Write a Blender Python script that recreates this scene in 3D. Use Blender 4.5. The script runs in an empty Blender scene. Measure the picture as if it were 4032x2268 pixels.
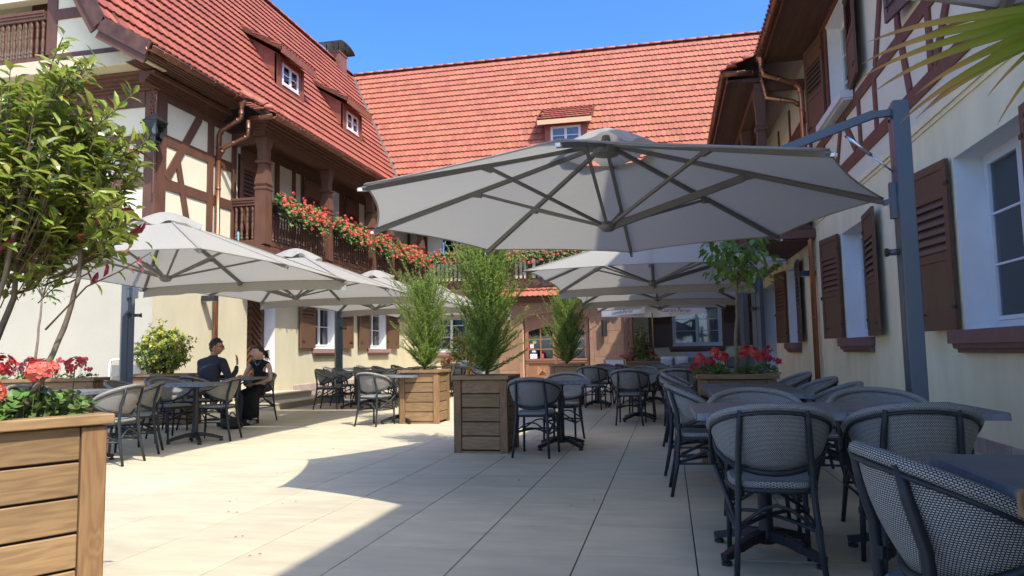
import bpy, bmesh, math, random
from mathutils import Vector, Matrix
from math import sin, cos, pi, radians, sqrt, atan2
random.seed(7)
scene = bpy.context.scene
COL = scene.collection
# ------------------------------------------------------------------ camera
CAM_H = 1.0643
cd = bpy.data.cameras.new("camera"); cam = bpy.data.objects.new("camera", cd); COL.objects.link(cam)
Rv = Vector((0.9771694, 0.2117373, -0.0175275)); Uv = Vector((0.0361390, -0.0843516, 0.9957805)); Bv = Vector((0.2093654, -0.9736797, -0.0900777))
cam.matrix_world = Matrix(((Rv.x, Uv.x, Bv.x, 0), (Rv.y, Uv.y, Bv.y, 0), (Rv.z, Uv.z, Bv.z, CAM_H), (0, 0, 0, 1)))
cd.sensor_width = 36; cd.lens = 2847.3 / 4032 * 36
cd.clip_start = 0.05; cd.clip_end = 500
scene.camera = cam
# ------------------------------------------------------------------ sky and sun
SUN = Vector((0.55, -0.50, 1.0)).normalized()      # towards the sun
elev = math.asin(SUN.z); azim = atan2(SUN.x, SUN.y)
world = bpy.data.worlds.new("World"); scene.world = world; world.use_nodes = True
wn = world.node_tree; wn.nodes.clear()
sky = wn.nodes.new("ShaderNodeTexSky"); sky.sky_type = 'NISHITA'; sky.sun_disc = False
sky.sun_elevation = elev; sky.sun_rotation = azim
sky.altitude = 200; sky.air_density = 0.55; sky.dust_density = 2.4; sky.ozone_density = 6.5
hsv = wn.nodes.new("ShaderNodeHueSaturation"); hsv.inputs['Saturation'].default_value = 1.18
bg = wn.nodes.new("ShaderNodeBackground"); bg.inputs['Strength'].default_value = 0.15
wo = wn.nodes.new("ShaderNodeOutputWorld")
wn.links.new(sky.outputs[0], hsv.inputs['Color']); wn.links.new(hsv.outputs[0], bg.inputs[0]); wn.links.new(bg.outputs[0], wo.inputs[0])
sd = bpy.data.lights.new("sun", 'SUN'); sd.energy = 2.0; sd.angle = radians(0.53); sd.color = (1.0, 0.955, 0.84)
so = bpy.data.objects.new("sun", sd); COL.objects.link(so)
so.rotation_euler = SUN.to_track_quat('Z', 'Y').to_euler(); so.location = (20, -20, 30)
scene.view_settings.view_transform = 'Standard'; scene.view_settings.look = 'None'
scene.view_settings.exposure = 1.70; scene.view_settings.gamma = 1.0
scene.view_settings.use_curve_mapping = False
scene.render.engine = 'CYCLES'
# ------------------------------------------------------------------ helpers
class MB:
    def __init__(s): s.v = []; s.f = []; s.uv = []; s.hasuv = False
    def add(s, vs, fs, uvs=None):
        b = len(s.v); s.v.extend([tuple(v) for v in vs])
        for i, f in enumerate(fs):
            s.f.append(tuple(b + k for k in f)); s.uv.append(uvs[i] if uvs else None)
        if uvs: s.hasuv = True
    def quad(s, a, b, c, d): s.add([a, b, c, d], [(0, 1, 2, 3)])
    def box(s, x0, x1, y0, y1, z0, z1):
        x0, x1 = min(x0, x1), max(x0, x1); y0, y1 = min(y0, y1), max(y0, y1); z0, z1 = min(z0, z1), max(z0, z1)
        s.add([(x0, y0, z0), (x1, y0, z0), (x1, y1, z0), (x0, y1, z0), (x0, y0, z1), (x1, y0, z1), (x1, y1, z1), (x0, y1, z1)],
              [(0, 3, 2, 1), (4, 5, 6, 7), (0, 1, 5, 4), (1, 2, 6, 5), (2, 3, 7, 6), (3, 0, 4, 7)])
    def beam(s, p, q, w, h, up=(0, 0, 1)):
        p = Vector(p); q = Vector(q); d = (q - p).normalized(); up = Vector(up)
        a = d.cross(up)
        if a.length < 1e-4: a = d.cross(Vector((1, 0, 0)))
        a.normalize(); b = a.cross(d).normalized(); a = a * w / 2; b = b * h / 2
        v = [p - a - b, p + a - b, p + a + b, p - a + b, q - a - b, q + a - b, q + a + b, q - a + b]
        s.add(v, [(0, 1, 2, 3), (7, 6, 5, 4), (0, 4, 5, 1), (1, 5, 6, 2), (2, 6, 7, 3), (3, 7, 4, 0)])
    def tube(s, pts, r, n=8, cap=True, closed=False):
        pts = [Vector(p) for p in pts]; m = len(pts)
        rs = r if isinstance(r, (list, tuple)) else [r] * m
        vs = []; prev = None
        for i, p in enumerate(pts):
            if closed: d = pts[(i + 1) % m] - pts[i - 1]
            else: d = pts[min(i + 1, m - 1)] - pts[max(i - 1, 0)]
            d.normalize()
            if prev is None:
                a = d.cross(Vector((0, 0, 1)))
                if a.length < .1: a = d.cross(Vector((1, 0, 0)))
            else:
                a = prev - d * prev.dot(d)
                if a.length < 1e-5: a = d.cross(Vector((1, 0, 0)))
            a.normalize(); prev = a; b = d.cross(a)
            for k in range(n):
                t = 2 * pi * k / n; vs.append(p + (a * cos(t) + b * sin(t)) * rs[i])
        fs = []
        for i in range(m if closed else m - 1):
            j = (i + 1) % m
            for k in range(n):
                l = (k + 1) % n; fs.append((i * n + k, i * n + l, j * n + l, j * n + k))
        if cap and not closed: fs.append(tuple(reversed(range(n)))); fs.append(tuple((m - 1) * n + k for k in range(n)))
        s.add(vs, fs)
    def lathe(s, prof, c=(0, 0, 0), n=12):
        vs = []
        for r, z in prof:
            for k in range(n):
                t = 2 * pi * k / n; vs.append((c[0] + r * cos(t), c[1] + r * sin(t), c[2] + z))
        fs = []
        for i in range(len(prof) - 1):
            for k in range(n):
                l = (k + 1) % n; fs.append((i * n + k, i * n + l, (i + 1) * n + l, (i + 1) * n + k))
        fs.append(tuple(reversed(range(n)))); fs.append(tuple((len(prof) - 1) * n + k for k in range(n)))
        s.add(vs, fs)
    def prism(s, poly, d):
        d = Vector(d); n = len(poly); vs = [Vector(p) for p in poly] + [Vector(p) + d for p in poly]
        fs = [tuple(reversed(range(n))), tuple(range(n, 2 * n))] + [(i, (i + 1) % n, (i + 1) % n + n, i + n) for i in range(n)]
        s.add(vs, fs)
    def merge(s, o, M=None):
        s.add([(M @ Vector(v)) if M else v for v in o.v], o.f, o.uv if o.hasuv else None)
    def mesh(s, name, mat=None, smooth=False, bevel=0, recalc=True):
        me = bpy.data.meshes.new(name); me.from_pydata(s.v, [], s.f)
        if s.hasuv:
            l = me.uv_layers.new(name="uv")
            i = 0
            for f, u in zip(s.f, s.uv):
                for k in range(len(f)):
                    l.data[i].uv = u[k] if u else (0, 0)
                    i += 1
        if bevel or recalc:
            bm = bmesh.new(); bm.from_mesh(me)
            if bevel:
                bmesh.ops.remove_doubles(bm, verts=bm.verts, dist=1e-5)
                bmesh.ops.bevel(bm, geom=list(bm.edges), offset=bevel, segments=1, affect='EDGES')
            bmesh.ops.recalc_face_normals(bm, faces=bm.faces)
            bm.to_mesh(me); bm.free()
        if mat: me.materials.append(mat)
        if smooth: me.polygons.foreach_set('use_smooth', [True] * len(me.polygons))
        me.update(); return me
WM = {}
def link(name, me, parent=None, M=None):
    """link mesh; M is its matrix in the parent's own space (identity when built in world space under a world-space root)"""
    o = bpy.data.objects.new(name, me); COL.objects.link(o)
    if parent is not None:
        o.parent = parent
        off = WM.get(parent)
        if off is not None: o.matrix_parent_inverse = Matrix.Translation(-off)
    if M is not None: o.matrix_basis = M
    return o
def part(name, mb, mat, parent, smooth=False, bevel=0, kind=None, recalc=True):
    o = link(name, mb.mesh(name, mat, smooth, bevel, recalc), parent)
    if kind: o['kind'] = kind
    return o
def root(name, label, cat, loc=(0, 0, 0), world_space=False, group=None, rz=0):
    o = bpy.data.objects.new(name, None); COL.objects.link(o); o.empty_display_size = .2
    o.location = loc; o.rotation_euler = (0, 0, rz); o['label'] = label; o['category'] = cat
    if group: o['group'] = group
    if world_space: WM[o] = Vector(loc)
    return o
def tag(o, label, cat, group=None):
    o['label'] = label; o['category'] = cat
    if group: o['group'] = group
    return o
KIDS = {}
def copy_thing(src, loc, rz, label, group=None, name=None):
    r = src.copy(); COL.objects.link(r); r.location = loc; r.rotation_euler = (0, 0, rz); r['label'] = label
    if group: r['group'] = group
    for ch in list(src.children):
        c = ch.copy(); COL.objects.link(c); c.parent = r
        for g in list(ch.children):
            d = g.copy(); COL.objects.link(d); d.parent = c
    return r
# ------------------------------------------------------------------ materials
def srgb(r, g, b):
    f = lambda c: (c / 255 / 12.92) if c / 255 <= .04045 else ((c / 255 + .055) / 1.055) ** 2.4
    return (f(r), f(g), f(b), 1)
def mat(name, c, rough=.6, metal=0, var=0.0, vscale=3.0, bump=0.0, bscale=60.0, rnd=0.0, c2=None, coords='pos', stretch=(1, 1, 1), spec=None, detail=4, transl=0, hueshift=0, bdist=.002, rot=None):
    m = bpy.data.materials.new(name); m.use_nodes = True; nt = m.node_tree; N = nt.nodes; L = nt.links
    b = N['Principled BSDF']; b.inputs['Roughness'].default_value = rough; b.inputs['Metallic'].default_value = metal
    if spec is not None: b.inputs['Specular IOR Level'].default_value = spec
    c = tuple(c) if len(c) == 4 else tuple(c) + (1,)
    b.inputs['Base Color'].default_value = c
    vec = None
    if var or bump:
        if coords == 'pos': g = N.new('ShaderNodeNewGeometry'); vec = g.outputs['Position']
        elif coords == 'uv': g = N.new('ShaderNodeTexCoord'); vec = g.outputs['UV']
        else: g = N.new('ShaderNodeTexCoord'); vec = g.outputs['Object']
        mp = N.new('ShaderNodeMapping'); mp.inputs['Scale'].default_value = stretch
        if rot: mp.inputs['Rotation'].default_value = rot
        if coords == 'objr':
            oi = N.new('ShaderNodeObjectInfo'); ml = N.new('ShaderNodeVectorMath'); ml.operation = 'SCALE'; ml.inputs[0].default_value = (37, 91, 53)
            L.new(oi.outputs['Random'], ml.inputs['Scale']); ad = N.new('ShaderNodeVectorMath'); L.new(vec, ad.inputs[0]); L.new(ml.outputs[0], ad.inputs[1]); vec = ad.outputs[0]
        L.new(vec, mp.inputs[0]); vec = mp.outputs[0]
    col = None
    if var:
        t = N.new('ShaderNodeTexNoise'); t.inputs['Scale'].default_value = vscale; t.inputs['Detail'].default_value = detail; t.inputs['Roughness'].default_value = .6
        L.new(vec, t.inputs['Vector'])
        mr = N.new('ShaderNodeMapRange'); mr.inputs[1].default_value = .3; mr.inputs[2].default_value = .7
        L.new(t.outputs[0], mr.inputs[0])
        mx = N.new('ShaderNodeMix'); mx.data_type = 'RGBA'; L.new(mr.outputs[0], mx.inputs[0])
        k = 1 - var
        mx.inputs[6].default_value = tuple(x * k for x in c[:3]) + (1,) if c2 is None else (tuple(c2) if len(c2) == 4 else tuple(c2) + (1,))
        mx.inputs[7].default_value = tuple(min(1, x * (1 + var * .6)) for x in c[:3]) + (1,) if c2 is None else c
        col = mx.outputs[2]
    if rnd or hueshift:
        oi = N.new('ShaderNodeObjectInfo'); g = N.new('ShaderNodeNewGeometry')
        ad = N.new('ShaderNodeMath'); L.new(oi.outputs['Random'], ad.inputs[0]); L.new(g.outputs['Random Per Island'], ad.inputs[1])
        fr = N.new('ShaderNodeMath'); fr.operation = 'FRACT'; L.new(ad.outputs[0], fr.inputs[0])
        hs = N.new('ShaderNodeHueSaturation')
        m2 = N.new('ShaderNodeMapRange'); m2.inputs[3].default_value = 1 - rnd; m2.inputs[4].default_value = 1 + rnd; L.new(fr.outputs[0], m2.inputs[0])
        L.new(m2.outputs[0], hs.inputs['Value'])
        if hueshift:
            m3 = N.new('ShaderNodeMapRange'); m3.inputs[3].default_value = .5 - hueshift; m3.inputs[4].default_value = .5 + hueshift
            m4 = N.new('ShaderNodeMath'); m4.operation = 'MULTIPLY'; m4.inputs[1].default_value = 7.31; L.new(fr.outputs[0], m4.inputs[0])
            m5 = N.new('ShaderNodeMath'); m5.operation = 'FRACT'; L.new(m4.outputs[0], m5.inputs[0]); L.new(m5.outputs[0], m3.inputs[0]); L.new(m3.outputs[0], hs.inputs['Hue'])
        if col: L.new(col, hs.inputs['Color'])
        else: hs.inputs['Color'].default_value = c
        col = hs.outputs[0]
    if col: L.new(col, b.inputs['Base Color'])
    if bump:
        t2 = N.new('ShaderNodeTexNoise'); t2.inputs['Scale'].default_value = bscale; t2.inputs['Detail'].default_value = 3
        L.new(vec, t2.inputs['Vector']); bp = N.new('ShaderNodeBump'); bp.inputs['Strength'].default_value = bump; bp.inputs['Distance'].default_value = bdist
        L.new(t2.outputs[0], bp.inputs['Height']); L.new(bp.outputs[0], b.inputs['Normal'])
    if transl:
        out = N['Material Output']; tr = N.new('ShaderNodeBsdfTranslucent')
        if col: L.new(col, tr.inputs[0])
        else: tr.inputs[0].default_value = c
        ms = N.new('ShaderNodeMixShader'); ms.inputs[0].default_value = transl
        L.new(b.outputs[0], ms.inputs[1]); L.new(tr.outputs[0], ms.inputs[2]); L.new(ms.outputs[0], out.inputs[0])
    return m
M = {}
M['floor'] = mat('porcelain_tile', (.51, .45, .315), .6, var=.15, vscale=2.2, rnd=.055, bump=.15, bscale=25, stretch=(1, 3, 1), detail=9)
M['grout'] = mat('dark_joint', (.05, .045, .04), .9)
M['earth'] = mat('pale_gravel', (.50, .44, .33), .95, var=.2)
M['plasterL'] = mat('cream_render', (.53, .475, .32), .9, var=.09, vscale=2.0, stretch=(1, 1, .4), bump=.5, bscale=70, bdist=.006)
M['plasterG'] = mat('pale_render', (.44, .41, .32), .9, var=.07, vscale=1.0, bump=.6, bscale=50, bdist=.008)
M['plasterR'] = mat('beige_render', (.88, .77, .50), .9, var=.13, vscale=1.6, stretch=(1, 1, .4), bump=.5, bscale=70, bdist=.006)
M['reveal'] = mat('white_reveal', (.76, .76, .74), .85, var=.05, vscale=3, bump=.3, bscale=60, bdist=.004)
M['panel'] = mat('infill_render', (.68, .63, .46), .9, var=.05, vscale=2, bump=.4, bscale=60, bdist=.005)
M['panelR'] = mat('infill_render_right', (.74, .68, .54), .9, var=.05, vscale=2, bump=.4, bscale=60, bdist=.005)
M['timber'] = mat('brown_timber', (.115, .050, .028), .62, var=.22, vscale=9, bump=.3, bscale=40, stretch=(1, 1, .35))
M['timberR'] = mat('red_brown_timber', (.15, .055, .034), .62, var=.2, vscale=9, bump=.3, bscale=40, stretch=(1, 1, .35))
M['soffit'] = mat('soffit_boards', (.105, .047, .028), .6, var=.25, vscale=8, stretch=(1, .2, 1), bump=.2, rnd=.08)
M['shutter'] = mat('brown_shutter', (.12, .062, .034), .5, var=.12, vscale=14, stretch=(1, 1, .3), bump=.15, rnd=.05)
M['rooftile'] = mat('clay_tile', (.29, .078, .046), .8, var=.16, vscale=1.3, bump=.25, bscale=30, rnd=.15, hueshift=.008, coords='pos')
M['rooftile2'] = mat('clay_tile_bright', (.35, .115, .066), .8, var=.12, vscale=1.3, bump=.25, bscale=30, rnd=.12, hueshift=.006)
M['roofunder'] = mat('roof_underlay', (.03, .01, .008), .9)  # near-black: shadow between the tile rows is put into this colour
M['mortar'] = mat('lime_mortar', (.55, .47, .36), .95, var=.2, vscale=20)
M['copper'] = mat('weathered_copper', (.27, .125, .07), .42, metal=.75, var=.25, vscale=5, bump=.08, bscale=15, c2=(.14, .065, .045))
M['copperS'] = mat('copper_cladding', (.30, .105, .06), .55, metal=.35, var=.25, vscale=4, c2=(.19, .075, .05))
M['copperB'] = mat('bright_copper', (.40, .19, .11), .3, metal=.85, var=.15, vscale=4)
M['lead'] = mat('valley_metal', (.10, .075, .065), .6, metal=.3)
M['white'] = mat('white_paint', (.66, .67, .67), .4, var=.03)
M['stone'] = mat('red_sandstone', (.27, .155, .095), .85, var=.12, vscale=3, bump=.3, bscale=50, rnd=.08)
M['stoneP'] = mat('pink_sill_stone', (.30, .175, .15), .8, var=.1, vscale=6, bump=.2, bscale=50)
M['stoneR'] = mat('mauve_sill_stone', (.215, .115, .095), .8, var=.1, vscale=6, bump=.2, bscale=50)
M['joint'] = mat('pale_joint', (.6, .42, .30), .9)
M['plinth'] = mat('plinth_stone', (.42, .33, .28), .9, var=.2, vscale=4, rnd=.12, bump=.4, bscale=30)
M['door'] = mat('door_brown', (.25, .115, .06), .5, var=.12, vscale=10, stretch=(1, 1, .3))
M['doorlight'] = mat('door_inlay', (.40, .20, .10), .5, var=.15, vscale=10, rnd=.12)
M['doordark'] = mat('dark_door', (.10, .045, .022), .5, var=.2, vscale=10, rnd=.1)
M['metal'] = mat('grey_metal', (.10, .125, .15), .42, metal=.25)
M['ribm'] = mat('rib_metal', (.15, .145, .135), .5, metal=.1)
M['chrome'] = mat('chrome', (.75, .75, .76), .18, metal=1)
M['black'] = mat('black_metal', (.018, .018, .02), .45)
M['whitepl'] = mat('white_plastic', (.8, .8, .8), .4)
M['frame'] = mat('chair_frame', (.022, .026, .030), .48, var=.15, vscale=30, coords='obj', spec=.4)
def wood_mat(name, axis, c1, c2):
    m = mat(name, c1, .66); nt = m.node_tree; N = nt.nodes; L = nt.links; b = N['Principled BSDF']
    tc = N.new('ShaderNodeTexCoord'); oi = N.new('ShaderNodeObjectInfo'); ml = N.new('ShaderNodeVectorMath'); ml.operation = 'SCALE'; ml.inputs[0].default_value = (37, 91, 53); L.new(oi.outputs['Random'], ml.inputs['Scale'])
    ad = N.new('ShaderNodeVectorMath'); L.new(tc.outputs['Object'], ad.inputs[0]); L.new(ml.outputs[0], ad.inputs[1])
    mp = N.new('ShaderNodeMapping'); mp.inputs['Scale'].default_value = (.12, 1, 1) if axis == 'x' else (1, 1, .12); L.new(ad.outputs[0], mp.inputs[0])
    # knots: sparse voronoi cells bend the grain round them
    mk = N.new('ShaderNodeMapping'); mk.inputs['Scale'].default_value = (.55, 1, 1) if axis == 'x' else (1, 1, .55); L.new(ad.outputs[0], mk.inputs[0])
    vo = N.new('ShaderNodeTexVoronoi'); vo.inputs['Scale'].default_value = 4.2; L.new(mk.outputs[0], vo.inputs['Vector'])
    kn = N.new('ShaderNodeMapRange'); kn.inputs[1].default_value = .0; kn.inputs[2].default_value = .30; kn.inputs[3].default_value = 1; kn.inputs[4].default_value = 0; kn.interpolation_type = 'SMOOTHERSTEP'; L.new(vo.outputs['Distance'], kn.inputs[0])
    no = N.new('ShaderNodeTexNoise'); no.inputs['Scale'].default_value = 9; no.inputs['Detail'].default_value = 3; L.new(mp.outputs[0], no.inputs['Vector'])
    sm = N.new('ShaderNodeMath'); sm.operation = 'MULTIPLY_ADD'; sm.inputs[1].default_value = .9; L.new(kn.outputs[0], sm.inputs[0]); L.new(no.outputs[0], sm.inputs[2])
    rg = N.new('ShaderNodeMath'); rg.operation = 'MULTIPLY'; rg.inputs[1].default_value = 62; L.new(sm.outputs[0], rg.inputs[0])
    sn = N.new('ShaderNodeMath'); sn.operation = 'SINE'; L.new(rg.outputs[0], sn.inputs[0])
    gr = N.new('ShaderNodeMapRange'); gr.inputs[1].default_value = -1; gr.inputs[2].default_value = 1; L.new(sn.outputs[0], gr.inputs[0])
    fi = N.new('ShaderNodeTexNoise'); fi.inputs['Scale'].default_value = 60; fi.inputs['Detail'].default_value = 3; L.new(mp.outputs[0], fi.inputs['Vector'])
    av = N.new('ShaderNodeMath'); av.operation = 'MULTIPLY_ADD'; av.inputs[1].default_value = .38; L.new(gr.outputs[0], av.inputs[0]); hf = N.new('ShaderNodeMath'); hf.operation = 'MULTIPLY'; hf.inputs[1].default_value = .75; L.new(fi.outputs[0], hf.inputs[0]); L.new(hf.outputs[0], av.inputs[2])
    mx = N.new('ShaderNodeMix'); mx.data_type = 'RGBA'; L.new(av.outputs[0], mx.inputs[0]); mx.inputs[6].default_value = c1; mx.inputs[7].default_value = c2
    kk = N.new('ShaderNodeMapRange'); kk.inputs[1].default_value = .05; kk.inputs[2].default_value = .10; kk.inputs[3].default_value = .8; kk.inputs[4].default_value = 0; L.new(vo.outputs['Distance'], kk.inputs[0])
    m2 = N.new('ShaderNodeMix'); m2.data_type = 'RGBA'; L.new(kk.outputs[0], m2.inputs[0]); L.new(mx.outputs[2], m2.inputs[6]); m2.inputs[7].default_value = (.12, .05, .02, 1)
    hs = N.new('ShaderNodeHueSaturation'); mr = N.new('ShaderNodeMapRange'); mr.inputs[3].default_value = .82; mr.inputs[4].default_value = 1.15; L.new(oi.outputs['Random'], mr.inputs[0]); L.new(mr.outputs[0], hs.inputs['Value']); L.new(m2.outputs[2], hs.inputs['Color']); L.new(hs.outputs[0], b.inputs['Base Color'])
    bp = N.new('ShaderNodeBump'); bp.inputs['Strength'].default_value = .25; bp.inputs['Distance'].default_value = .002; L.new(av.outputs[0], bp.inputs['Height']); bp.invert = True; L.new(bp.outputs[0], b.inputs['Normal']); return m
M['wood'] = wood_mat('planter_wood', 'x', (.34, .215, .095, 1), (.175, .098, .042, 1))
M['woodv'] = wood_mat('planter_wood_upright', 'z', (.31, .18, .075, 1), (.17, .085, .034, 1))
M['soil'] = mat('soil', (.035, .024, .016), .95, bump=.6, bscale=40, bdist=.02)
M['wallblack'] = mat('lamp_housing', (.02, .022, .025), .4)
M['grey_fabric'] = mat('sofa_fabric', (.20, .19, .175), .95, var=.08, vscale=40)
M['whitefab'] = mat('white_fabric', (.86, .86, .88), .9, var=.03, vscale=6, transl=.3)
M['blueprint'] = mat('navy_print', (.03, .04, .16), .8)
M['ink'] = mat('black_ink', (.03, .03, .035), .8)
M['palew'] = mat('pale_wood', (.55, .38, .22), .6)
M['brass'] = mat('brass_pole', (.42, .27, .07), .4, metal=.5)
M['concrete'] = mat('concrete_step', (.36, .32, .25), .8, var=.1, vscale=3, bump=.2, bscale=40)
M['curtain'] = mat('net_curtain', (.55, .56, .57), .9, transl=.3)
M['curtainb'] = mat('blue_grey_curtain', (.28, .32, .38), .9, transl=.2)
M['interior'] = mat('interior_shade', (.02, .02, .02), .9)  # near-black colour stands for shade in rooms and behind louvres
def canopy_mat():
    m = mat('canopy_cloth', (.42, .40, .355), .92, var=.045, vscale=14, coords='obj', stretch=(1, 6, 1), bump=.25, bscale=9, bdist=.01, transl=.40)
    return m
M['canopy'] = canopy_mat()
def glass_mat(name, tint=(.02, .025, .03), rough=.03):
    m = bpy.data.materials.new(name); m.use_nodes = True; nt = m.node_tree; N = nt.nodes; L = nt.links
    out = N['Material Output']; N.remove(N['Principled BSDF'])
    g = N.new('ShaderNodeBsdfGlossy'); g.inputs['Roughness'].default_value = rough; g.inputs[0].default_value = (.9, .93, .95, 1)
    t = N.new('ShaderNodeBsdfTransparent'); t.inputs[0].default_value = (.72, .77, .78, 1)
    f = N.new('ShaderNodeFresnel'); f.inputs[0].default_value = 1.6
    ad = N.new('ShaderNodeMath'); ad.inputs[1].default_value = .02; L.new(f.outputs[0], ad.inputs[0])
    x = N.new('ShaderNodeMixShader'); L.new(ad.outputs[0], x.inputs[0]); L.new(t.outputs[0], x.inputs[1]); L.new(g.outputs[0], x.inputs[2]); L.new(x.outputs[0], out.inputs[0])
    return m
M['glass'] = glass_mat('window_glass')
def weave_mat():
    m = bpy.data.materials.new('woven_mesh'); m.use_nodes = True; nt = m.node_tree; N = nt.nodes; L = nt.links; b = N['Principled BSDF']
    tc = N.new('ShaderNodeTexCoord'); br = N.new('ShaderNodeTexBrick'); br.offset = .5
    br.inputs['Color1'].default_value = (.56, .54, .49, 1); br.inputs['Color2'].default_value = (.46, .45, .41, 1); br.inputs['Mortar'].default_value = (.018, .02, .022, 1)
    br.inputs['Scale'].default_value = 1; br.inputs['Brick Width'].default_value = .0095; br.inputs['Row Height'].default_value = .0060
    br.inputs['Mortar Size'].default_value = .0016; br.inputs['Mortar Smooth'].default_value = .35
    L.new(tc.outputs['UV'], br.inputs['Vector']); L.new(br.outputs['Color'], b.inputs['Base Color']); b.inputs['Roughness'].default_value = .7
    bp = N.new('ShaderNodeBump'); bp.inputs['Strength'].default_value = .5; bp.inputs['Distance'].default_value = .002; bp.invert = True
    L.new(br.outputs['Fac'], bp.inputs['Height']); L.new(bp.outputs[0], b.inputs['Normal'])
    return m
M['weave'] = weave_mat()
M['seatpad'] = mat('grey_seat_pad', (.20, .23, .235), .85, var=.06, vscale=60, coords='obj')
def stone_top():
    m = mat('slate_top', (.095, .095, .095), .55, var=1, vscale=5, c2=(.14, .145, .155), coords='objr', detail=8, bump=.05, bscale=20)
    return m
M['slate'] = stone_top()
M['slate_edge'] = mat('slate_edge', (.10, .115, .14), .45, var=1, vscale=16, c2=(.21, .23, .26), coords='objr', detail=6)
def leaf(name, c, rnd=.35, hue=.03, rough=.45, transl=.25): return mat(name, c, rough, rnd=rnd, hueshift=hue, transl=transl)
M['leafA'] = leaf('laurel_leaf', (.25, .30, .05), .35, .03, .32, .42)
M['leafRed'] = leaf('young_red_leaf', (.30, .06, .05), .2, .02, .35, .3)
M['leafcon'] = leaf('conifer_spray', (.30, .42, .08), .3, .02, .6, .45)
M['leafcond'] = leaf('conifer_spray_dark', (.17, .26, .05), .35, .025, .6, .35)
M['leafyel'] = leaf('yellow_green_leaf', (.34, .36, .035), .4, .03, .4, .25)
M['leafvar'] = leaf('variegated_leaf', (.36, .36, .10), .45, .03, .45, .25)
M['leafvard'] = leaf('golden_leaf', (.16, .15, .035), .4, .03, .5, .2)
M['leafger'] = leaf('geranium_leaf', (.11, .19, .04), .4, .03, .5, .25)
M['leaftree'] = leaf('broad_leaf', (.12, .22, .035), .35, .02, .45, .35)
def palm_mat():
    m = mat('palm_blade', (.12, .19, .018), .42, transl=.0); nt = m.node_tree; N = nt.nodes; L = nt.links; b = N['Principled BSDF']
    tc = N.new('ShaderNodeTexCoord'); sp = N.new('ShaderNodeSeparateXYZ'); L.new(tc.outputs['UV'], sp.inputs[0])
    oi = N.new('ShaderNodeObjectInfo'); ad = N.new('ShaderNodeMath'); ad.operation = 'MULTIPLY_ADD'; ad.inputs[1].default_value = .16; L.new(oi.outputs['Random'], ad.inputs[0]); L.new(sp.outputs[0], ad.inputs[2])
    cr = N.new('ShaderNodeValToRGB'); e = cr.color_ramp.elements; e[0].position = 0; e[0].color = (.13, .23, .015, 1); e[1].position = 1; e[1].color = (.34, .22, .10, 1)
    x = e.new(.45); x.color = (.17, .25, .02, 1); x = e.new(.72); x.color = (.26, .26, .035, 1); x = e.new(.86); x.color = (.42, .27, .09, 1)
    L.new(ad.outputs[0], cr.inputs[0]); L.new(cr.outputs[0], b.inputs['Base Color']); tr = N.new('ShaderNodeBsdfTranslucent'); L.new(cr.outputs[0], tr.inputs[0])
    ms = N.new('ShaderNodeMixShader'); ms.inputs[0].default_value = .35; L.new(b.outputs[0], ms.inputs[1]); L.new(tr.outputs[0], ms.inputs[2]); L.new(ms.outputs[0], N['Material Output'].inputs[0]); return m
M['leafpalm'] = palm_mat()
M['leafdry'] = mat('dry_palm_tip', (.40, .26, .10), .6, rnd=.2, transl=.2)
M['petal'] = mat('red_petal', (.74, .07, .06), .6, rnd=.22, hueshift=.012, transl=.25)
M['petalb'] = mat('coral_petal', (.85, .17, .12), .6, rnd=.22, hueshift=.012, transl=.25)
M['petalp'] = mat('crimson_petal', (.52, .03, .07), .6, rnd=.22, hueshift=.015, transl=.25)
M['bark'] = mat('grey_bark', (.20, .16, .11), .9, var=.3, vscale=14, coords='obj', bump=.5, bscale=30, bdist=.006)
M['twig'] = mat('twig', (.13, .09, .05), .9)
M['stemg'] = mat('green_stem', (.12, .14, .04), .7)
M['skinM'] = mat('skin_tan', (.42, .22, .13), .5)
M['skinW'] = mat('skin_light', (.62, .38, .27), .5)
M['hairM'] = mat('black_hair', (.008, .007, .006), .55, bump=.5, bscale=120, coords='obj')
M['hairW'] = mat('dark_brown_hair', (.03, .016, .010), .55, bump=.5, bscale=120, coords='obj')
M['suit'] = mat('navy_suit', (.020, .024, .034), .85, var=.1, vscale=20, coords='obj')
M['dress'] = mat('black_dress', (.010, .010, .009), .9, var=.1, vscale=20, coords='obj')
M['lip'] = mat('lips', (.28, .09, .075), .5)
M['eyew'] = mat('eye_white', (.6, .58, .55), .3)
M['sneaker'] = mat('sneaker', (.35, .36, .36), .6)
M['bag'] = mat('black_bag', (.012, .012, .012), .7)
# ================================================================== GROUND
gb = MB(); gb.quad((-120, -60, -.06), (120, -60, -.06), (120, 140, -.06), (-120, 140, -.06))
g = part('ground', gb, M['earth'], None); g['kind'] = 'structure'
tb = MB(); tb.box(-16.5, 3.4, -11.6, 28.6, -.055, -.012)
terrace = part('terrace', tb, M['grout'], None); terrace['kind'] = 'structure'
X0, Y0, TS = -2.90304, 3.33762, .6
def tile_mb(gx=.0036, gy=.0026, bx=.0015):
    m = MB(); a = TS / 2 - gx; b = TS / 2 - gy; z0 = -.0118; c = .0016
    m.add([(-a, -b, z0), (a, -b, z0), (a, b, z0), (-a, b, z0), (-a, -b, -c), (a, -b, -c), (a, b, -c), (-a, b, -c),
           (-a + c, -b + c, 0), (a - c, -b + c, 0), (a - c, b - c, 0), (-a + c, b - c, 0)],
          [(8, 9, 10, 11), (0, 1, 5, 4), (1, 2, 6, 5), (2, 3, 7, 6), (3, 0, 4, 7), (4, 5, 9, 8), (5, 6, 10, 9), (6, 7, 11, 10), (7, 4, 8, 11)])
    return m
tmb = tile_mb(); tme = tmb.mesh('floor_tile', M['floor'])
tiles = []
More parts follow.
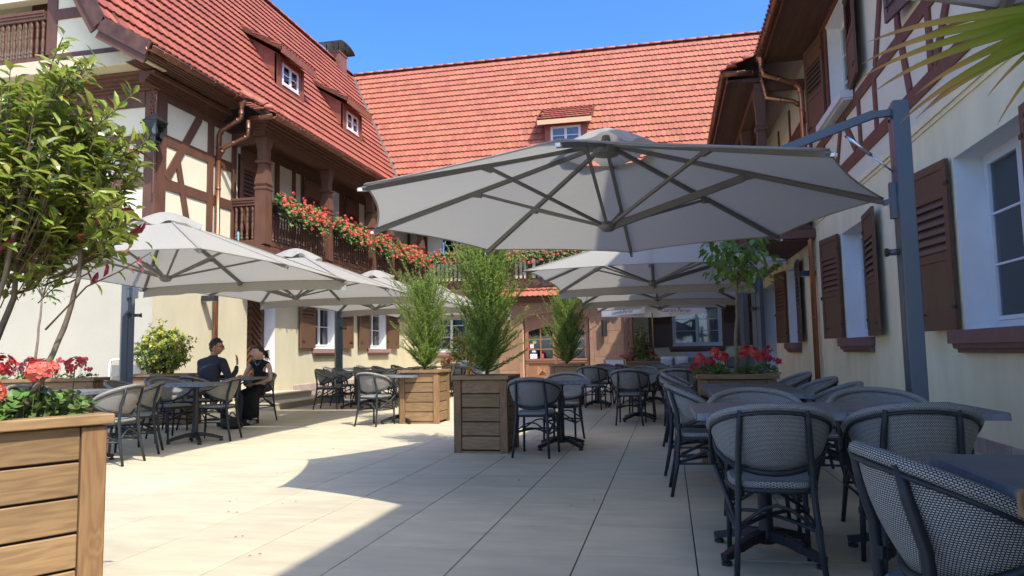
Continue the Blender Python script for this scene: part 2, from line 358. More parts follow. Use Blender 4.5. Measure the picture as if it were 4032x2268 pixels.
for i in range(-24, 10):
    for j in range(-24, 42):
        x = X0 + TS * (i + .5); y = Y0 + TS * (j + .5)
        if x - .3 < -16.4 or x + .3 > 3.3 or y > 28.3 or y < -11.4: continue
        if x < -9.2 and y > 11.6: continue
        d = Vector((x, y, -CAM_H)); k = -(d.dot(Bv)); vis = False
        if k > .3:
            u = d.dot(Rv) / k * 2847.3; v = -d.dot(Uv) / k * 2847.3
            vis = abs(u) < 2300 and abs(v) < 1400
        tiles.append((0 if vis else 1, d.length, x, y))
tiles.sort()
stuff = MB()
for n, (a, b, x, y) in enumerate(tiles):
    if n < 300:
        o = link('floor_tile', tme, terrace); o.location = (x, y, random.uniform(-.0004, .0004))
    else: stuff.merge(tmb, Matrix.Translation((x, y, 0)))
o = part('floor_tiling', stuff, M['floor'], terrace, kind='stuff', recalc=False)

# ================================================================== FACADE TOOLS
class Fac:
    """a wall plane: u runs along the wall, z up, o outward"""
    def __init__(s, O, U, Nn): s.O = Vector(O); s.U = Vector(U); s.N = Vector(Nn)
    def P(s, u, z, o=0): return s.O + s.U * u + s.N * o + Vector((0, 0, z))
    def box(s, m, u0, u1, z0, z1, o0, o1):
        v = [s.P(a, c, b) for c in (z0, z1) for (a, b) in ((u0, o0), (u1, o0), (u1, o1), (u0, o1))]
        m.add(v, [(0, 3, 2, 1), (4, 5, 6, 7), (0, 1, 5, 4), (1, 2, 6, 5), (2, 3, 7, 6), (3, 0, 4, 7)])
    def beam(s, m, a, b, w, o0, o1):
        """flat timber between (u,z) points a and b, width w, standing from o0 to o1"""
        a = Vector(a); b = Vector(b); d = (b - a).normalized(); n = Vector((-d.y, d.x)) * w / 2
        pts = [a - n, b - n, b + n, a + n]
        m.prism([s.P(p.x, p.y, o0) for p in pts], s.N * (o1 - o0))
def wall(fac, u0, u1, z0, z1, opens, thick, name, m_face, m_rev, parent):
    us = sorted(set([u0, u1] + [a for o in opens for a in o[:2]])); zs = sorted(set([z0, z1] + [a for o in opens for a in o[2:4]]))
    mb = MB(); rv = MB()
    for i in range(len(us) - 1):
        for j in range(len(zs) - 1):
            cu = (us[i] + us[i + 1]) / 2; cz = (zs[j] + zs[j + 1]) / 2
            if any(o[0] < cu < o[1] and o[2] < cz < o[3] for o in opens): continue
            for oo in (0, -thick): mb.quad(fac.P(us[i], zs[j], oo), fac.P(us[i + 1], zs[j], oo), fac.P(us[i + 1], zs[j + 1], oo), fac.P(us[i], zs[j + 1], oo))
    for (a, b, c, d) in [o[:4] for o in opens]:
        for (p, q) in (((a, c), (a, d)), ((a, d), (b, d)), ((b, d), (b, c)), ((b, c), (a, c))):
            rv.quad(fac.P(p[0], p[1], 0), fac.P(q[0], q[1], 0), fac.P(q[0], q[1], -thick), fac.P(p[0], p[1], -thick))
    for (p, q) in (((u0, z0), (u0, z1)), ((u0, z1), (u1, z1)), ((u1, z1), (u1, z0))):
        mb.quad(fac.P(p[0], p[1], 0), fac.P(q[0], q[1], 0), fac.P(q[0], q[1], -thick), fac.P(p[0], p[1], -thick))
    w = part(name, mb, m_face, parent, recalc=False)
    if rv.f: part('reveal', rv, m_rev, w, recalc=False)
    return w
def window(fac, u0, u1, z0, z1, parent, o=-.2, leaves=2, rows=3, cols=1, fr=.055, curtain='curtain', fm='white'):
    fm = M[fm]; f = MB()
    fac.box(f, u0, u0 + fr, z0, z1, o, o + .06); fac.box(f, u1 - fr, u1, z0, z1, o, o + .06)
    fac.box(f, u0 + fr, u1 - fr, z0, z0 + fr, o, o + .06); fac.box(f, u0 + fr, u1 - fr, z1 - fr, z1, o, o + .06)
    fac.box(f, u0 + .01, u1 - .01, z0 - .03, z0 + .002, o + .01, o + .1)
    w = part('window', f, fm, parent)
    lw = (u1 - u0 - 2 * fr) / leaves; s = .042
    for k in range(leaves):
        a = u0 + fr + lw * k + .003; b = a + lw - .006; c = z0 + fr + .003; d = z1 - fr - .003; m = MB()
        o0 = o + .012; o1 = o + .072
        fac.box(m, a, a + s, c, d, o0, o1); fac.box(m, b - s, b, c, d, o0, o1); fac.box(m, a + s, b - s, c, c + s, o0, o1); fac.box(m, a + s, b - s, d - s, d, o0, o1)
        ph = (d - c - 2 * s) / rows; pw = (b - a - 2 * s) / cols
        for r in range(1, rows): fac.box(m, a + s, b - s, c + s + ph * r - .011, c + s + ph * r + .011, o0 + .008, o1 - .008)
        for q in range(1, cols): fac.box(m, a + s + pw * q - .011, a + s + pw * q + .011, c + s, d - s, o0 + .010, o1 - .010)
        part('sash', m, fm, w)
        for r in range(rows):
            for q in range(cols):
                g = MB(); aa = a + s + pw * q + (.011 if q else 0); bb = a + s + pw * (q + 1) - (.011 if q < cols - 1 else 0)
                cc = c + s + ph * r + (.011 if r else 0); dd = c + s + ph * (r + 1) - (.011 if r < rows - 1 else 0)
                fac.box(g, aa, bb, cc, dd, o + .036, o + .042); part('pane', g, M['glass'], w)
    if curtain:
        cm = MB(); n = int((u1 - u0) / .03); base = o - .08
        for k in range(n):
            a = u0 + (u1 - u0) * k / n; b = u0 + (u1 - u0) * (k + 1) / n
            oa = base + .018 * sin(k * 1.9) + .01 * sin(k * .7); ob = base + .018 * sin((k + 1) * 1.9) + .01 * sin((k + 1) * .7)
            if leaves > 1 and abs((a + b) / 2 - (u0 + u1) / 2) < .05: continue
            cm.quad(fac.P(a, z0 + .05, oa), fac.P(b, z0 + .05, ob), fac.P(b, z1, ob), fac.P(a, z1, oa))
        part('curtain', cm, M[curtain], w, recalc=False, smooth=True)
    dk = MB(); fac.box(dk, u0, u1, z0, z1, o - .45, o - .44); part('room_dark_sheet', dk, M['interior'], w)  # added black sheet; the unlit room is painted, not modelled
    return w
def sill(fac, u0, u1, z, parent, m, out=.13, h=.20, name='window_sill'):
    s = MB(); fac.box(s, u0, u1, z - h * .58, z, -.02, out)
    pr = [(0, -h * .58), (out * .8, -h * .58), (out * .72, -h * .8), (out * .45, -h * .84), (out * .42, -h), (0, -h)]
    s.prism([fac.P(u0 + .04, z + q, p) for p, q in pr], fac.U * (u1 - u0 - .08))
    return part(name, s, m, parent)
def shutter(fac, hinge, width, z0, z1, side, ang, parent, m, louv=(.46, .78), o=.03):
    """louvred shutter hinged at u=hinge, lying to 'side' (+1/-1) and standing off the wall by ang"""
    t = .04; ca, sa = cos(ang), sin(ang)
    def P(a, z, d): return fac.P(hinge + side * (a * ca) - side * d * sa, z, o + a * sa + d * ca)
    def bx(mb, a0, a1, z0, z1, d0, d1):
        v = [P(a, z, d) for z in (z0, z1) for (a, d) in ((a0, d0), (a1, d0), (a1, d1), (a0, d1))]
        mb.add(v, [(0, 3, 2, 1), (4, 5, 6, 7), (0, 1, 5, 4), (1, 2, 6, 5), (2, 3, 7, 6), (3, 0, 4, 7)])
    h = z1 - z0; st = .085; mb = MB()
    l0 = z0 + h * louv[0]; l1 = z0 + h * louv[1]
    bx(mb, 0, st, z0, z1, 0, t); bx(mb, width - st, width, z0, z1, 0, t)
    for (a, b) in ((z0, z0 + .1), (l0 - .09, l0), (l1, l1 + .07), (z1 - .09, z1)): bx(mb, st, width - st, a, b, .001, t - .001)
    bx(mb, st, width - st, z0 + .1, l0 - .09, .010, t - .012); bx(mb, st, width - st, l1 + .07, z1 - .09, .010, t - .012)
    s = part('shutter', mb, m, parent)
    n = max(4, int((l1 - l0) / .085))
    for k in range(n):
        za = l0 + (l1 - l0) * (k + .12) / n; zb = l0 + (l1 - l0) * (k + 1.0) / n; sl = MB()
        v = [P(a, z, d) for a in (st, width - st) for (z, d) in ((za, t - .002), (za + .012, t - .002), (zb + .004, .004), (zb - .008, .004))]
        sl.add(v, [(0, 1, 2, 3), (7, 6, 5, 4), (0, 4, 5, 1), (1, 5, 6, 2), (2, 6, 7, 3), (3, 7, 4, 0)])
        part('slat', sl, m, s)
    bk = MB(); bx(bk, st, width - st, l0, l1, .0005, .003); part('louvre_gap_shade', bk, M['interior'], s)  # added dark sheet paints the shade in the slat gaps
    hw = MB(); bx(hw, width * .72, width * .95, z0 + .17, z0 + .19, t, t + .012); bx(hw, -.02, .05, z0 + .22, z0 + .26, t - .012, t + .01); bx(hw, -.02, .05, z1 - .28, z1 - .24, t - .012, t + .01)
    part('shutter_catch', hw, M['black'], s)
    return s
# roof tiles -------------------------------------------------------
TW, TE = .18, .33
def one_tile(w=TW, e=TE, th=.020, lift=.046):
    m = MB(); a = w / 2 - .0022; out = [(-a, e + .04), (-a, .03)]
    for k in range(5):
        t = -1 + 2 * (k + .0) / 4; out.append((a * t * 1.0, .03 - .052 * (1 - t * t) ** .8)) if 0 < k < 4 else None
    out += [(a, .03), (a, e + .04)]
    f = lambda y: lift * (1 - y / e)
    n = len(out); vs = [(x, y, f(y) + th * .5) for x, y in out] + [(x, y, f(y) - th) for x, y in out]
    fs = [tuple(range(n))] + [(i, i + n, i + n + 1, i + 1) for i in range(n - 1)]
    m.add(vs, fs); return m
TILE = one_tile(); TILE_ME = {}
def tiles_on(O, U, V, u0, u1, v0, v1, inside, parent, mat_, nparts=0, name='roof_tile', joined='roof_tiling'):
    O = Vector(O); U = Vector(U).normalized(); V = Vector(V).normalized(); Nn = U.cross(V).normalized()
    if Nn.z < 0: Nn = -Nn
    key = mat_.name
    if key not in TILE_ME: TILE_ME[key] = TILE.mesh('roof_tile', mat_, recalc=True)
    lst = []; r = 0; v = v0
    while v < v1:
        u = u0 + (TW / 2 if r % 2 else 0)
        while u < u1:
            if inside(u, v + TE * .45): lst.append((u + random.uniform(-.0015, .0015), v + random.uniform(-.004, .004)))
            u += TW
        v += TE; r += 1
    def mx(u, v):
        p = O + U * u + V * v + Nn * random.uniform(.0, .004)
        a = random.uniform(-.006, .006)
        u2 = (U + V * a).normalized(); v2 = (V - U * a).normalized()
        return Matrix(((u2.x, v2.x, Nn.x, p.x), (u2.y, v2.y, Nn.y, p.y), (u2.z, v2.z, Nn.z, p.z), (0, 0, 0, 1)))
    lst.sort(key=lambda q: (O + U * q[0] + V * q[1] - Vector((0, 0, 1))).length)
    big = MB(); flip = U.cross(V).dot(Nn) < 0
    for k, (u, v) in enumerate(lst):
        mt = mx(u, v)
        if k < nparts: o = link(name, TILE_ME[key], parent); o.matrix_basis = mt
        else: big.merge(TILE, mt)
    if big.f: part(joined, big, mat_, parent, kind='stuff', recalc=False)
def half_pipe(mb, p, q, r, n=7, th=.012, up=(0, 0, 1), r2=None):
    p = Vector(p); q = Vector(q); d = (q - p).normalized(); a = d.cross(Vector(up)).normalized(); b = a.cross(d).normalized(); r2 = r2 or r
    vs = []
    for (c, rr) in ((p, r), (q, r2)):
        for k in range(n + 1):
            t = pi * k / n; vs.append(c + a * rr * cos(t) + b * rr * sin(t))
        for k in range(n + 1):
            t = pi * k / n; vs.append(c + a * (rr - th) * cos(t) + b * (rr - th) * sin(t))
    m = n + 1; fs = []
    for k in range(n):
        fs += [(k, k + 1, 2 * m + k + 1, 2 * m + k), (m + k, 3 * m + k, 3 * m + k + 1, m + k + 1), (k, m + k, m + k + 1, k + 1), (2 * m + k, 2 * m + k + 1, 3 * m + k + 1, 3 * m + k)]
    fs += [(0, 2 * m, 3 * m, m), (n, m + n, 3 * m + n, 2 * m + n)]
    mb.add(vs, fs)
def gutter(p, q, parent, r=.075, step=.72, m=None):
    g = MB(); half_pipe(g, p, q, r, 8, .004, up=(0, 0, -1))
    P_ = Vector(p); Q = Vector(q); d = (Q - P_).normalized(); a = d.cross(Vector((0, 0, -1))).normalized()
    for s_ in (-1, 1): g.tube([P_ + a * s_ * r, Q + a * s_ * r], .009, 6)
    o = part('gutter', g, m or M['copper'], parent, smooth=True)
    L_ = (Q - P_).length; k = .3
    while k < L_ - .1:
        b = MB(); c = P_ + d * k; half_pipe(b, c - d * .012, c + d * .012, r + .008, 8, .008, up=(0, 0, -1)); part('gutter_bracket', b, m or M['copper'], o, smooth=True); k += step
    return o
def baluster(h):
    r = .038; k = h
    return [(r * .9, 0), (r * .9, .10 * k), (r * .5, .115 * k), (r * .85, .14 * k), (r * .95, .17 * k), (r * .55, .20 * k), (r * .8, .28 * k), (r * 1.0, .40 * k), (r * .75, .50 * k), (r * .55, .55 * k), (r * .9, .58 * k), (r * .55, .61 * k), (r * .75, .70 * k), (r * .8, .76 * k), (r * .5, .80 * k), (r * .9, .84 * k), (r * .9, 1.0 * k)]
def balustrade(p, q, z0, z1, parent, m, n=None, rail_w=.17, handrail=True, flat=False):
    """rails as parts, every baluster a part of its own"""
    p = Vector((p[0], p[1], 0)); q = Vector((q[0], q[1], 0)); L_ = (q - p).length; d = (q - p).normalized(); up = Vector((0, 0, 1))
    r = MB()
    r.beam(p + up * (z1 - .03), q + up * (z1 - .03), rail_w, .06); r.beam(p + up * (z1 - .085), q + up * (z1 - .085), rail_w * .82, .05); r.beam(p + up * (z1 - .14), q + up * (z1 - .14), rail_w * .6, .06)
    o = part('handrail', r, m, parent, bevel=.006)
    b = MB(); b.beam(p + up * (z0 + .05), q + up * (z0 + .05), .10, .10); part('bottom_rail', b, m, parent)
    n = n or int(L_ / .125); mb = MB(); h = z1 - .17 - (z0 + .1); mb.lathe(baluster(h), n=8); me = mb.mesh('baluster', m, smooth=True)
    for k in range(n):
        c = p + d * L_ * (k + .5) / n; x = link('baluster', me, parent); x.matrix_basis = Matrix.Translation((c.x, c.y, z0 + .1))
def gal_post(x, y, z0, zr, z1, parent, m, w=.24):
    p = MB(); c = (x, y)
    def sq(prof):
        vs = []
        for (r, z) in prof: vs += [(x - r, y - r, z), (x + r, y - r, z), (x + r, y + r, z), (x - r, y + r, z)]
        fs = [(0, 3, 2, 1), tuple(range(4 * (len(prof) - 1), 4 * len(prof)))]
        for i in range(len(prof) - 1):
            for k in range(4): fs.append((4 * i + k, 4 * i + (k + 1) % 4, 4 * i + 4 + (k + 1) % 4, 4 * i + 4 + k))
        p.add(vs, fs)
    h = z1 - zr; w2 = w / 2
    sq([(w2, z0), (w2, zr + .16), (w2 * 1.12, zr + .18), (w2 * 1.12, zr + .22), (w2 * .9, zr + .24), (w2 * 1.1, zr + .30), (w2 * .72, zr + h * .50), (w2 * .7, zr + h * .56), (w2 * 1.05, zr + h * .58), (w2 * 1.05, zr + h * .61), (w2 * .75, zr + h * .63), (w2 * .8, zr + h * .8), (w2 * 1.1, zr + h * .98), (w2 * 1.1, z1)])
    return part('gallery_post', p, m, parent)
def brace_curve(fac_pts, m, parent, th): pass
# ================================================================== LEFT WING
TI = M['timber']
LW = root('hotel_wing', 'half-timbered left wing with cream walls, flowered gallery and two roof dormers', 'building', (-9.2, 11.5, 0), True)
FL = Fac((-9.2, 0, 0), (0, 1, 0), (1, 0, 0)); FG = Fac((0, 11.5, 0), (1, 0, 0), (0, -1, 0)); FG2 = Fac((0, 10.95, 0), (1, 0, 0), (0, -1, 0))
wall(FL, 11.503, 25.0, 0, 3.50, [(14.55, 15.73, .28, 2.9), (17.66, 18.95, 1.28, 2.95), (21.25, 22.65, 1.28, 2.95)], .35, 'side_wall', M['plasterL'], M['reveal'], LW)
wall(FL, 11.503, 25.0, 3.50, 6.1, [(14.1, 15.25, 3.6, 5.75), (18.0, 19.1, 3.6, 5.75)], .30, 'upper_wall', M['panel'], M['reveal'], LW)
wall(FG, -16.5, -9.203, 0, 3.50, [], .35, 'gable_base_wall', M['plasterG'], M['reveal'], LW)
wall(FG, -16.5, -9.203, 3.50, 6.1, [], .30, 'gable_wall', M['panel'], M['reveal'], LW)
def beams(fac, lst, parent, m, o0=-.02, o1=.025):
    for k, (a, b, w) in enumerate(lst):
        mb = MB(); fac.beam(mb, a, b, w, o0, o1 + .0008 * k); part('timber_beam', mb, m, parent)
beams(FL, [((11.62, 3.5), (11.62, 6.1), .25), ((11.75, 5.21), (13.0, 5.21), .20), ((13.2, 5.21), (13.85, 5.21), .20), ((11.75, 4.37), (13.0, 4.37), .20), ((13.2, 4.37), (13.85, 4.37), .20),
           ((13.1, 3.6), (13.1, 6.0), .19), ((13.93, 3.5), (13.93, 6.1), .16), ((11.74, 6.03), (13.85, 6.03), .16), ((11.74, 3.56), (13.85, 3.56), .16),
           ((12.72, 5.95), (11.76, 4.47), .17), ((12.06, 4.95), (12.42, 3.64), .15),
           ((15.34, 3.6), (15.34, 6.1), .10), ((15.72, 3.6), (15.72, 6.1), .18), ((16.52, 3.6), (16.52, 6.1), .14), ((15.8, 4.95), (16.46, 4.95), .16), ((16.6, 4.95), (16.9, 4.95), .16), ((16.95, 3.6), (16.95, 6.1), .10),
           ((19.28, 3.6), (19.28, 6.1), .25), ((20.35, 3.6), (20.35, 6.1), .2), ((21.0, 3.6), (21.0, 6.1), .14), ((20.45, 5.0), (24.8, 5.0), .16), ((22.4, 3.6), (22.4, 6.1), .18), ((24.85, 3.6), (24.85, 6.1), .2), ((14.05, 5.93), (24.7, 5.93), .32)], LW, TI)
beams(FG, [((-9.32, 3.5), (-9.32, 6.1), .26), ((-10.6, 5.2), (-9.46, 5.2), .18), ((-10.6, 4.37), (-9.46, 4.37), .18), ((-10.7, 3.5), (-10.7, 6.1), .2), ((-12.2, 3.5), (-12.2, 6.1), .2), ((-16, 5.95), (-9.46, 5.95), .3),
           ((-16, 3.56), (-9.46, 3.56), .16), ((-9.5, 5.1), (-10.1, 4.45), .15), ((-12.1, 5.2), (-10.8, 5.2), .18), ((-10.2, 5.1), (-9.55, 4.45), .15), ((-10.8, 5.8), (-12.0, 3.7), .17)], LW, TI)
# carved corner post cap + cornices
def cornice(fac, u0, u1, z0, prof, parent, m, name='cornice'):
    for (a, b, o) in prof:
        c = MB(); fac.box(c, u0, u1, z0 + a, z0 + b, -.05, o); part(name, c, m, parent)
cornice(FL, 11.05, 13.45, 6.1, [(0, .05, .08), (.052, .09, .13), (.092, .13, .17), (.132, .20, .27)], LW, TI)
cornice(FG, -16.5, -9.2 + .02, 6.1, [(0, .05, .08), (.052, .09, .14), (.092, .13, .22), (.132, .18, .32), (.182, .24, .40)], LW, TI)
sl = MB(); sl.box(-16.5, -8.86, 10.80, 11.3, 6.345, 6.60); part('balcony_slab', sl, M['plasterL'], LW, bevel=.01)
# soffit under the main eave
for k in range(9):
    y0 = 11.32; s_ = MB(); x0 = -9.2 + .063 * k
    s_.box(x0 + .002, x0 + .060, 10.66, 13.42, 6.302 + .012 * k, 6.322 + .012 * k); part('soffit_board', s_, M['soffit'], LW)
fb = MB(); fb.box(-8.66, -8.62, 10.66, 13.42, 6.38, 6.56); part('fascia', fb, TI, LW)
# upper gable: wall polygon, rakers, balcony
gp = MB(); poly = [(-11.1, 6.6), (-9.25, 6.6), (-9.75, 7.0), (-13.35, 13.1), (-16.0, 8.6), (-16.0, 7.9), (-11.1, 7.9)]
gp.prism([FG2.P(x, z, -.2) for x, z in poly], FG2.N * .2); part('upper_gable_wall', gp, M['panel'], LW)
beams(FG2, [((-11.1, 6.68), (-9.32, 6.68), .15), ((-11.06, 6.76), (-11.06, 8.2), .22), ((-10.95, 7.52), (-10.1, 7.52), .20), ((-9.42, 6.72), (-10.45, 8.25), .24), ((-10.5, 8.3), (-13.3, 13.0), .24), ((-9.25, 6.68), (-9.82, 7.12), .13)], LW, TI)
balustrade((-11.2, 10.95), (-13.4, 10.95), 6.62, 7.62, LW, TI, rail_w=.16)
rb = MB(); rb.box(-16, -11.1, 12.3, 12.5, 6.6, 10); part('balcony_back_wall', rb, M['panel'], LW)
dfr = MB(); dfr.box(-12.9, -11.9, 12.24, 12.3, 6.6, 8.7); part('balcony_door', dfr, TI, LW)
dfw = MB(); dfw.box(-11.75, -11.65, 12.22, 12.3, 6.6, 8.7); part('balcony_door_frame', dfw, M['white'], LW)
# verge boards following the kicked roof line
for (a, b) in (((-8.62, 6.47), (-9.62, 7.04)), ((-9.62, 7.04), (-13.38, 13.40))):
    for (y0, y1, dz0, dz1, mm, nm) in ((10.52, 10.56, -.16, .10, M['copper'], 'verge_flashing'), (10.562, 10.60, -.30, -.12, TI, 'bargeboard')):
        v = MB(); d = (Vector(b) - Vector(a)).normalized(); n = Vector((d.y, -d.x)); n = -n if n.y < 0 else n
        pts = [Vector(a) + n * dz0, Vector(b) + n * dz0, Vector(b) + n * dz1, Vector(a) + n * dz1]
        v.prism([(p.x, y0, p.y) for p in pts], (0, y1 - y0, 0)); part(nm, v, mm, LW)
u_ = MB()
for (a, b) in (((-8.62, 6.40), (-9.62, 6.97)), ((-9.62, 6.97), (-13.38, 13.3))):
    u_.prism([(a[0], 10.60, a[1]), (b[0], 10.60, b[1]), (b[0], 10.60, b[1] - .04), (a[0], 10.60, a[1] - .04)], (0, .36, 0))
part('verge_soffit', u_, TI, LW)
# ---- roof of the left wing
LS = sqrt(3.75 ** 2 + 6.35 ** 2); LV = Vector((-3.75, 0, 6.35)) / LS
def slab(mb, pts, th=.06):
    a, b, c = Vector(pts[0]), Vector(pts[1]), Vector(pts[2]); n = (b - a).cross(c - a).normalized()
    if n.z < 0: n = -n
    mb.prism(pts, -n * th)
def low(x): return 7.1 - .56 * (x + 9.6)
rs = MB()
slab(rs, [(-9.6, 10.6, 7.1), (-9.6, 25.4, 7.1), (-13.35, 29.0, 13.45), (-13.35, 10.6, 13.45)])
slab(rs, [(-9.6, 10.6, 7.1), (-8.62, 10.6, low(-8.62)), (-8.62, 13.4, low(-8.62)), (-9.6, 13.4, 7.1)])
slab(rs, [(-9.6, 13.4, 7.1), (-8.0, 13.4, low(-8.0)), (-8.0, 24.0, low(-8.0)), (-9.6, 25.4, 7.1)])
slab(rs, [(-13.35, 10.6, 13.45), (-13.35, 32, 13.45), (-17.6, 32, 6.4), (-17.6, 10.6, 6.4)])
roofL = part('roof', rs, M['roofunder'], LW)
tiles_on((-9.6, 0, 7.1), (0, 1, 0), LV, 10.62, 29.2, .04, LS - .2, lambda u, v: u < 25.32 + v / LS * 3.6, roofL, M['rooftile'], 300)
lv = Vector((-1, 0, .56)).normalized()
def inlow(u, v):
    x = -8.0 + lv.x * v
    return (u > 13.45 or x < -8.70) and (u < 23.85 + (-8.0 - x) * .94)
tiles_on((-8.0, 0, low(-8.0)), (0, 1, 0), lv, 10.62, 25.4, -.07, 1.72, inlow, roofL, M['rooftile'], 0, joined='eave_tiling')
for k in range(34):
    r_ = MB(); y = 10.6 + k * .55; half_pipe(r_, (-13.35, y, 13.46), (-13.35, y + .58, 13.47), .13, 7, .014, r2=.115); part('ridge_tile', r_, M['rooftile'], roofL, smooth=True)
vl = MB(); n_ = 10
vl.beam((-8.0, 23.95, low(-8) + .10), (-9.6, 25.4, 7.21), .22, .03, up=(1, -1, 1)); vl.beam((-9.6, 25.4, 7.21), (-13.35, 29.0, 13.56), .22, .03, up=(1, -1, 1)); part('valley_flashing', vl, M['lead'], roofL)
# hip over the start of the gallery roof
for k in range(2):
    r_ = MB(); half_pipe(r_, (-8.16 - .27 * k, 13.48, low(-8.16 - .27 * k) + .05), (-8.47 - .27 * k, 13.48, low(-8.47 - .27 * k) + .07), .115, 7, .014, r2=.10); part('hip_tile', r_, M['rooftile2'], roofL, smooth=True)
hc = MB(); hc.lathe([(.001, .10), (.06, .085), (.10, .04), (.115, -.02)], (-8.10, 13.48, low(-8.1) + .05), 12); part('hip_cap', hc, M['rooftile2'], roofL, smooth=True)
for k in range(4):
    r_ = MB(); r_.box(-8.35 - .09 * k, -8.15 - .09 * k, 13.33, 13.45, low(-8.1) + .02 + .045 * k, low(-8.1) + .04 + .045 * k); part('edge_tile', r_, M['rooftile2'], roofL)
gutter((-8.60, 10.5, 6.47), (-8.58, 13.25, 6.47), LW); gutter((-7.93, 13.38, 6.13), (-7.93, 24.1, 6.13), LW); gutter((-7.93, 13.42, 6.13), (-8.48, 13.42, 6.11), LW, step=.3)
def pipe(pts, parent, m, r=.045, name='downpipe', n=10):
    p = MB(); p.tube(pts, r, n); o = part(name, p, m, parent, smooth=True)
    for (a, b) in zip(pts[:-1], pts[1:]):
        a = Vector(a); b = Vector(b); L_ = (b - a).length; d = (b - a).normalized()
        for q in ([.5] if L_ < 1 else [.12, .5, .88]):
            c = MB(); k = a + d * L_ * q; c.tube([k - d * .018, k + d * .018], r + .008, n); part('pipe_collar', c, m, o, smooth=True)
    return o
hop = MB(); hop.lathe([(.045, -.20), (.05, -.12), (.10, 0), (.10, .05)], (-8.6, 13.27, 6.40), 12); part('rain_head', hop, M['copper'], LW, smooth=True)
pipe([(-8.6, 13.27, 6.25), (-8.60, 13.27, 6.08), (-8.75, 13.25, 5.98), (-9.02, 13.24, 5.86), (-9.09, 13.24, 5.74), (-9.09, 13.24, 5.2)], LW, M['copper'], .055)
pipe([(-8.5, 13.38, 6.05), (-8.5, 13.38, 5.72), (-8.62, 13.36, 5.66), (-8.98, 13.27, 5.48), (-9.07, 13.25, 5.30)], LW, M['copper'], .045)
pipe([(-9.09, 13.24, 5.22), (-9.09, 13.24, .05)], LW, M['copperB'], .05)
# ---- gallery of the left wing
gs = MB(); gs.box(-9.2, -8.46, 13.87, 25.0, 3.32, 3.5); part('gallery_floor', gs, TI, LW)
for k in range(4):
    e = MB(); e.box(-8.46, -8.40 + .0, 13.87, 24.15, 3.30, 3.47) if k == 0 else e.box(-9.1 + .2 * k, -9.0 + .2 * k, 13.9, 24.6, 3.22, 3.318)
    part('gallery_joist', e, TI, LW)
balustrade((-8.5, 14.2), (-8.5, 16.84), 3.5, 4.52, LW, TI); balustrade((-8.5, 17.1), (-8.5, 19.65), 3.5, 4.52, LW, TI); balustrade((-8.5, 19.9), (-8.5, 21.1), 3.5, 4.52, LW, TI); balustrade((-8.5, 21.36), (-8.5, 24.1), 3.5, 4.52, LW, TI)
balustrade((-9.17, 13.93), (-8.64, 13.93), 3.5, 4.52, LW, TI, n=4)
for y in (14.0, 16.97, 19.78, 21.23, 24.2): gal_post(-8.5, y, 3.5, 4.52, 5.85, LW, TI, w=.26)
for (z0, z1, o) in ((5.85, 5.97, .14), (5.972, 6.03, .20), (6.032, 6.08, .26), (6.082, 6.13, .33), (6.132, 6.18, .40)):
    c = MB(); c.box(-8.64, -8.5 + o, 13.86 - o * .7, 24.4, z0, z1); part('gallery_cornice', c, TI, LW)
c = MB(); c.box(-9.2, -8.641, 13.84, 24.4, 5.98, 6.0); part('gallery_ceiling', c, M['soffit'], LW)
c = MB(); c.box(-9.2, -8.64, 13.86, 13.98, 5.70, 5.97); part('gallery_end_beam', c, TI, LW)
FLs = Fac((-9.17, 0, 0), (0, 1, 0), (1, 0, 0))
for (h, w, sd_) in ((14.10, .57, 1), (15.26, .57, -1), (16.98, .90, 1), (19.42, .80, 1)): shutter(FLs, h, w, 3.62, 5.72, sd_, 0, LW, M['shutter'])
window(FL, 18.0, 19.1, 3.6, 5.75, LW, leaves=1, rows=3)
# ---- ground floor openings
for (a, b) in ((17.66, 18.95), (21.25, 22.65)):
    window(FL, a, b, 1.30, 2.95, LW, o=-.24, leaves=2, rows=3)
    sill(FL, a - .10, b + .16, 1.28, LW, M['stoneP'])
    shutter(FL, a - .02, .86, 1.29, 2.98, -1, radians(3), LW, M['shutter']); shutter(FL, b + .06, .88, 1.29, 2.98, 1, radians(4), LW, M['shutter'])
dp = MB(); FL.box(dp, 14.56, 15.72, .28, 2.89, -.33, -.28); dL = part('door', dp, M['doordark'], LW)
for k in range(16):
    for (a, b, s_) in ((14.72, 15.13, 1), (15.15, 15.56, -1)):
        z = .45 + k * .15; p_ = MB(); pts = [FL.P(a, z if s_ > 0 else z + .30, -.282), FL.P(b, z + .30 if s_ > 0 else z, -.282)]
        if z + .3 > 2.8: continue
        p_.beam(pts[0], pts[1], .015, .10, up=(1, 0, 0)); p_.v = [tuple(v) for v in p_.v]; part('door_board', p_, M['doordark'], dL)
# steps
for (a, b, x1, z1) in ((13.40, 16.5, -7.82, .14), (13.95, 15.95, -8.35, .28)):
    s_ = MB(); s_.box(-9.2, x1, a, b, -.01 + (0 if z1 < .2 else .14), z1 - .025); o = part('door_step', s_, M['concrete'], LW)
    s_ = MB(); s_.box(-9.2, x1 + .015, a - .01, b + .01, z1 - .025, z1); part('step_tread', s_, M['floor'], o, bevel=.003)
# stone plinth blocks
y = 16.6; k = 0
while y < 24.6:
    for r in range(2):
        w_ = random.uniform(.3, .6); p_ = MB(); FL.box(p_, y + .01, y + w_ - .01, .01 + .19 * r, .185 + .19 * r, -.02, .03 + .006 * random.random()); part('plinth_stone', p_, M['plinth'], LW, bevel=.006)
    y += w_; k += 1
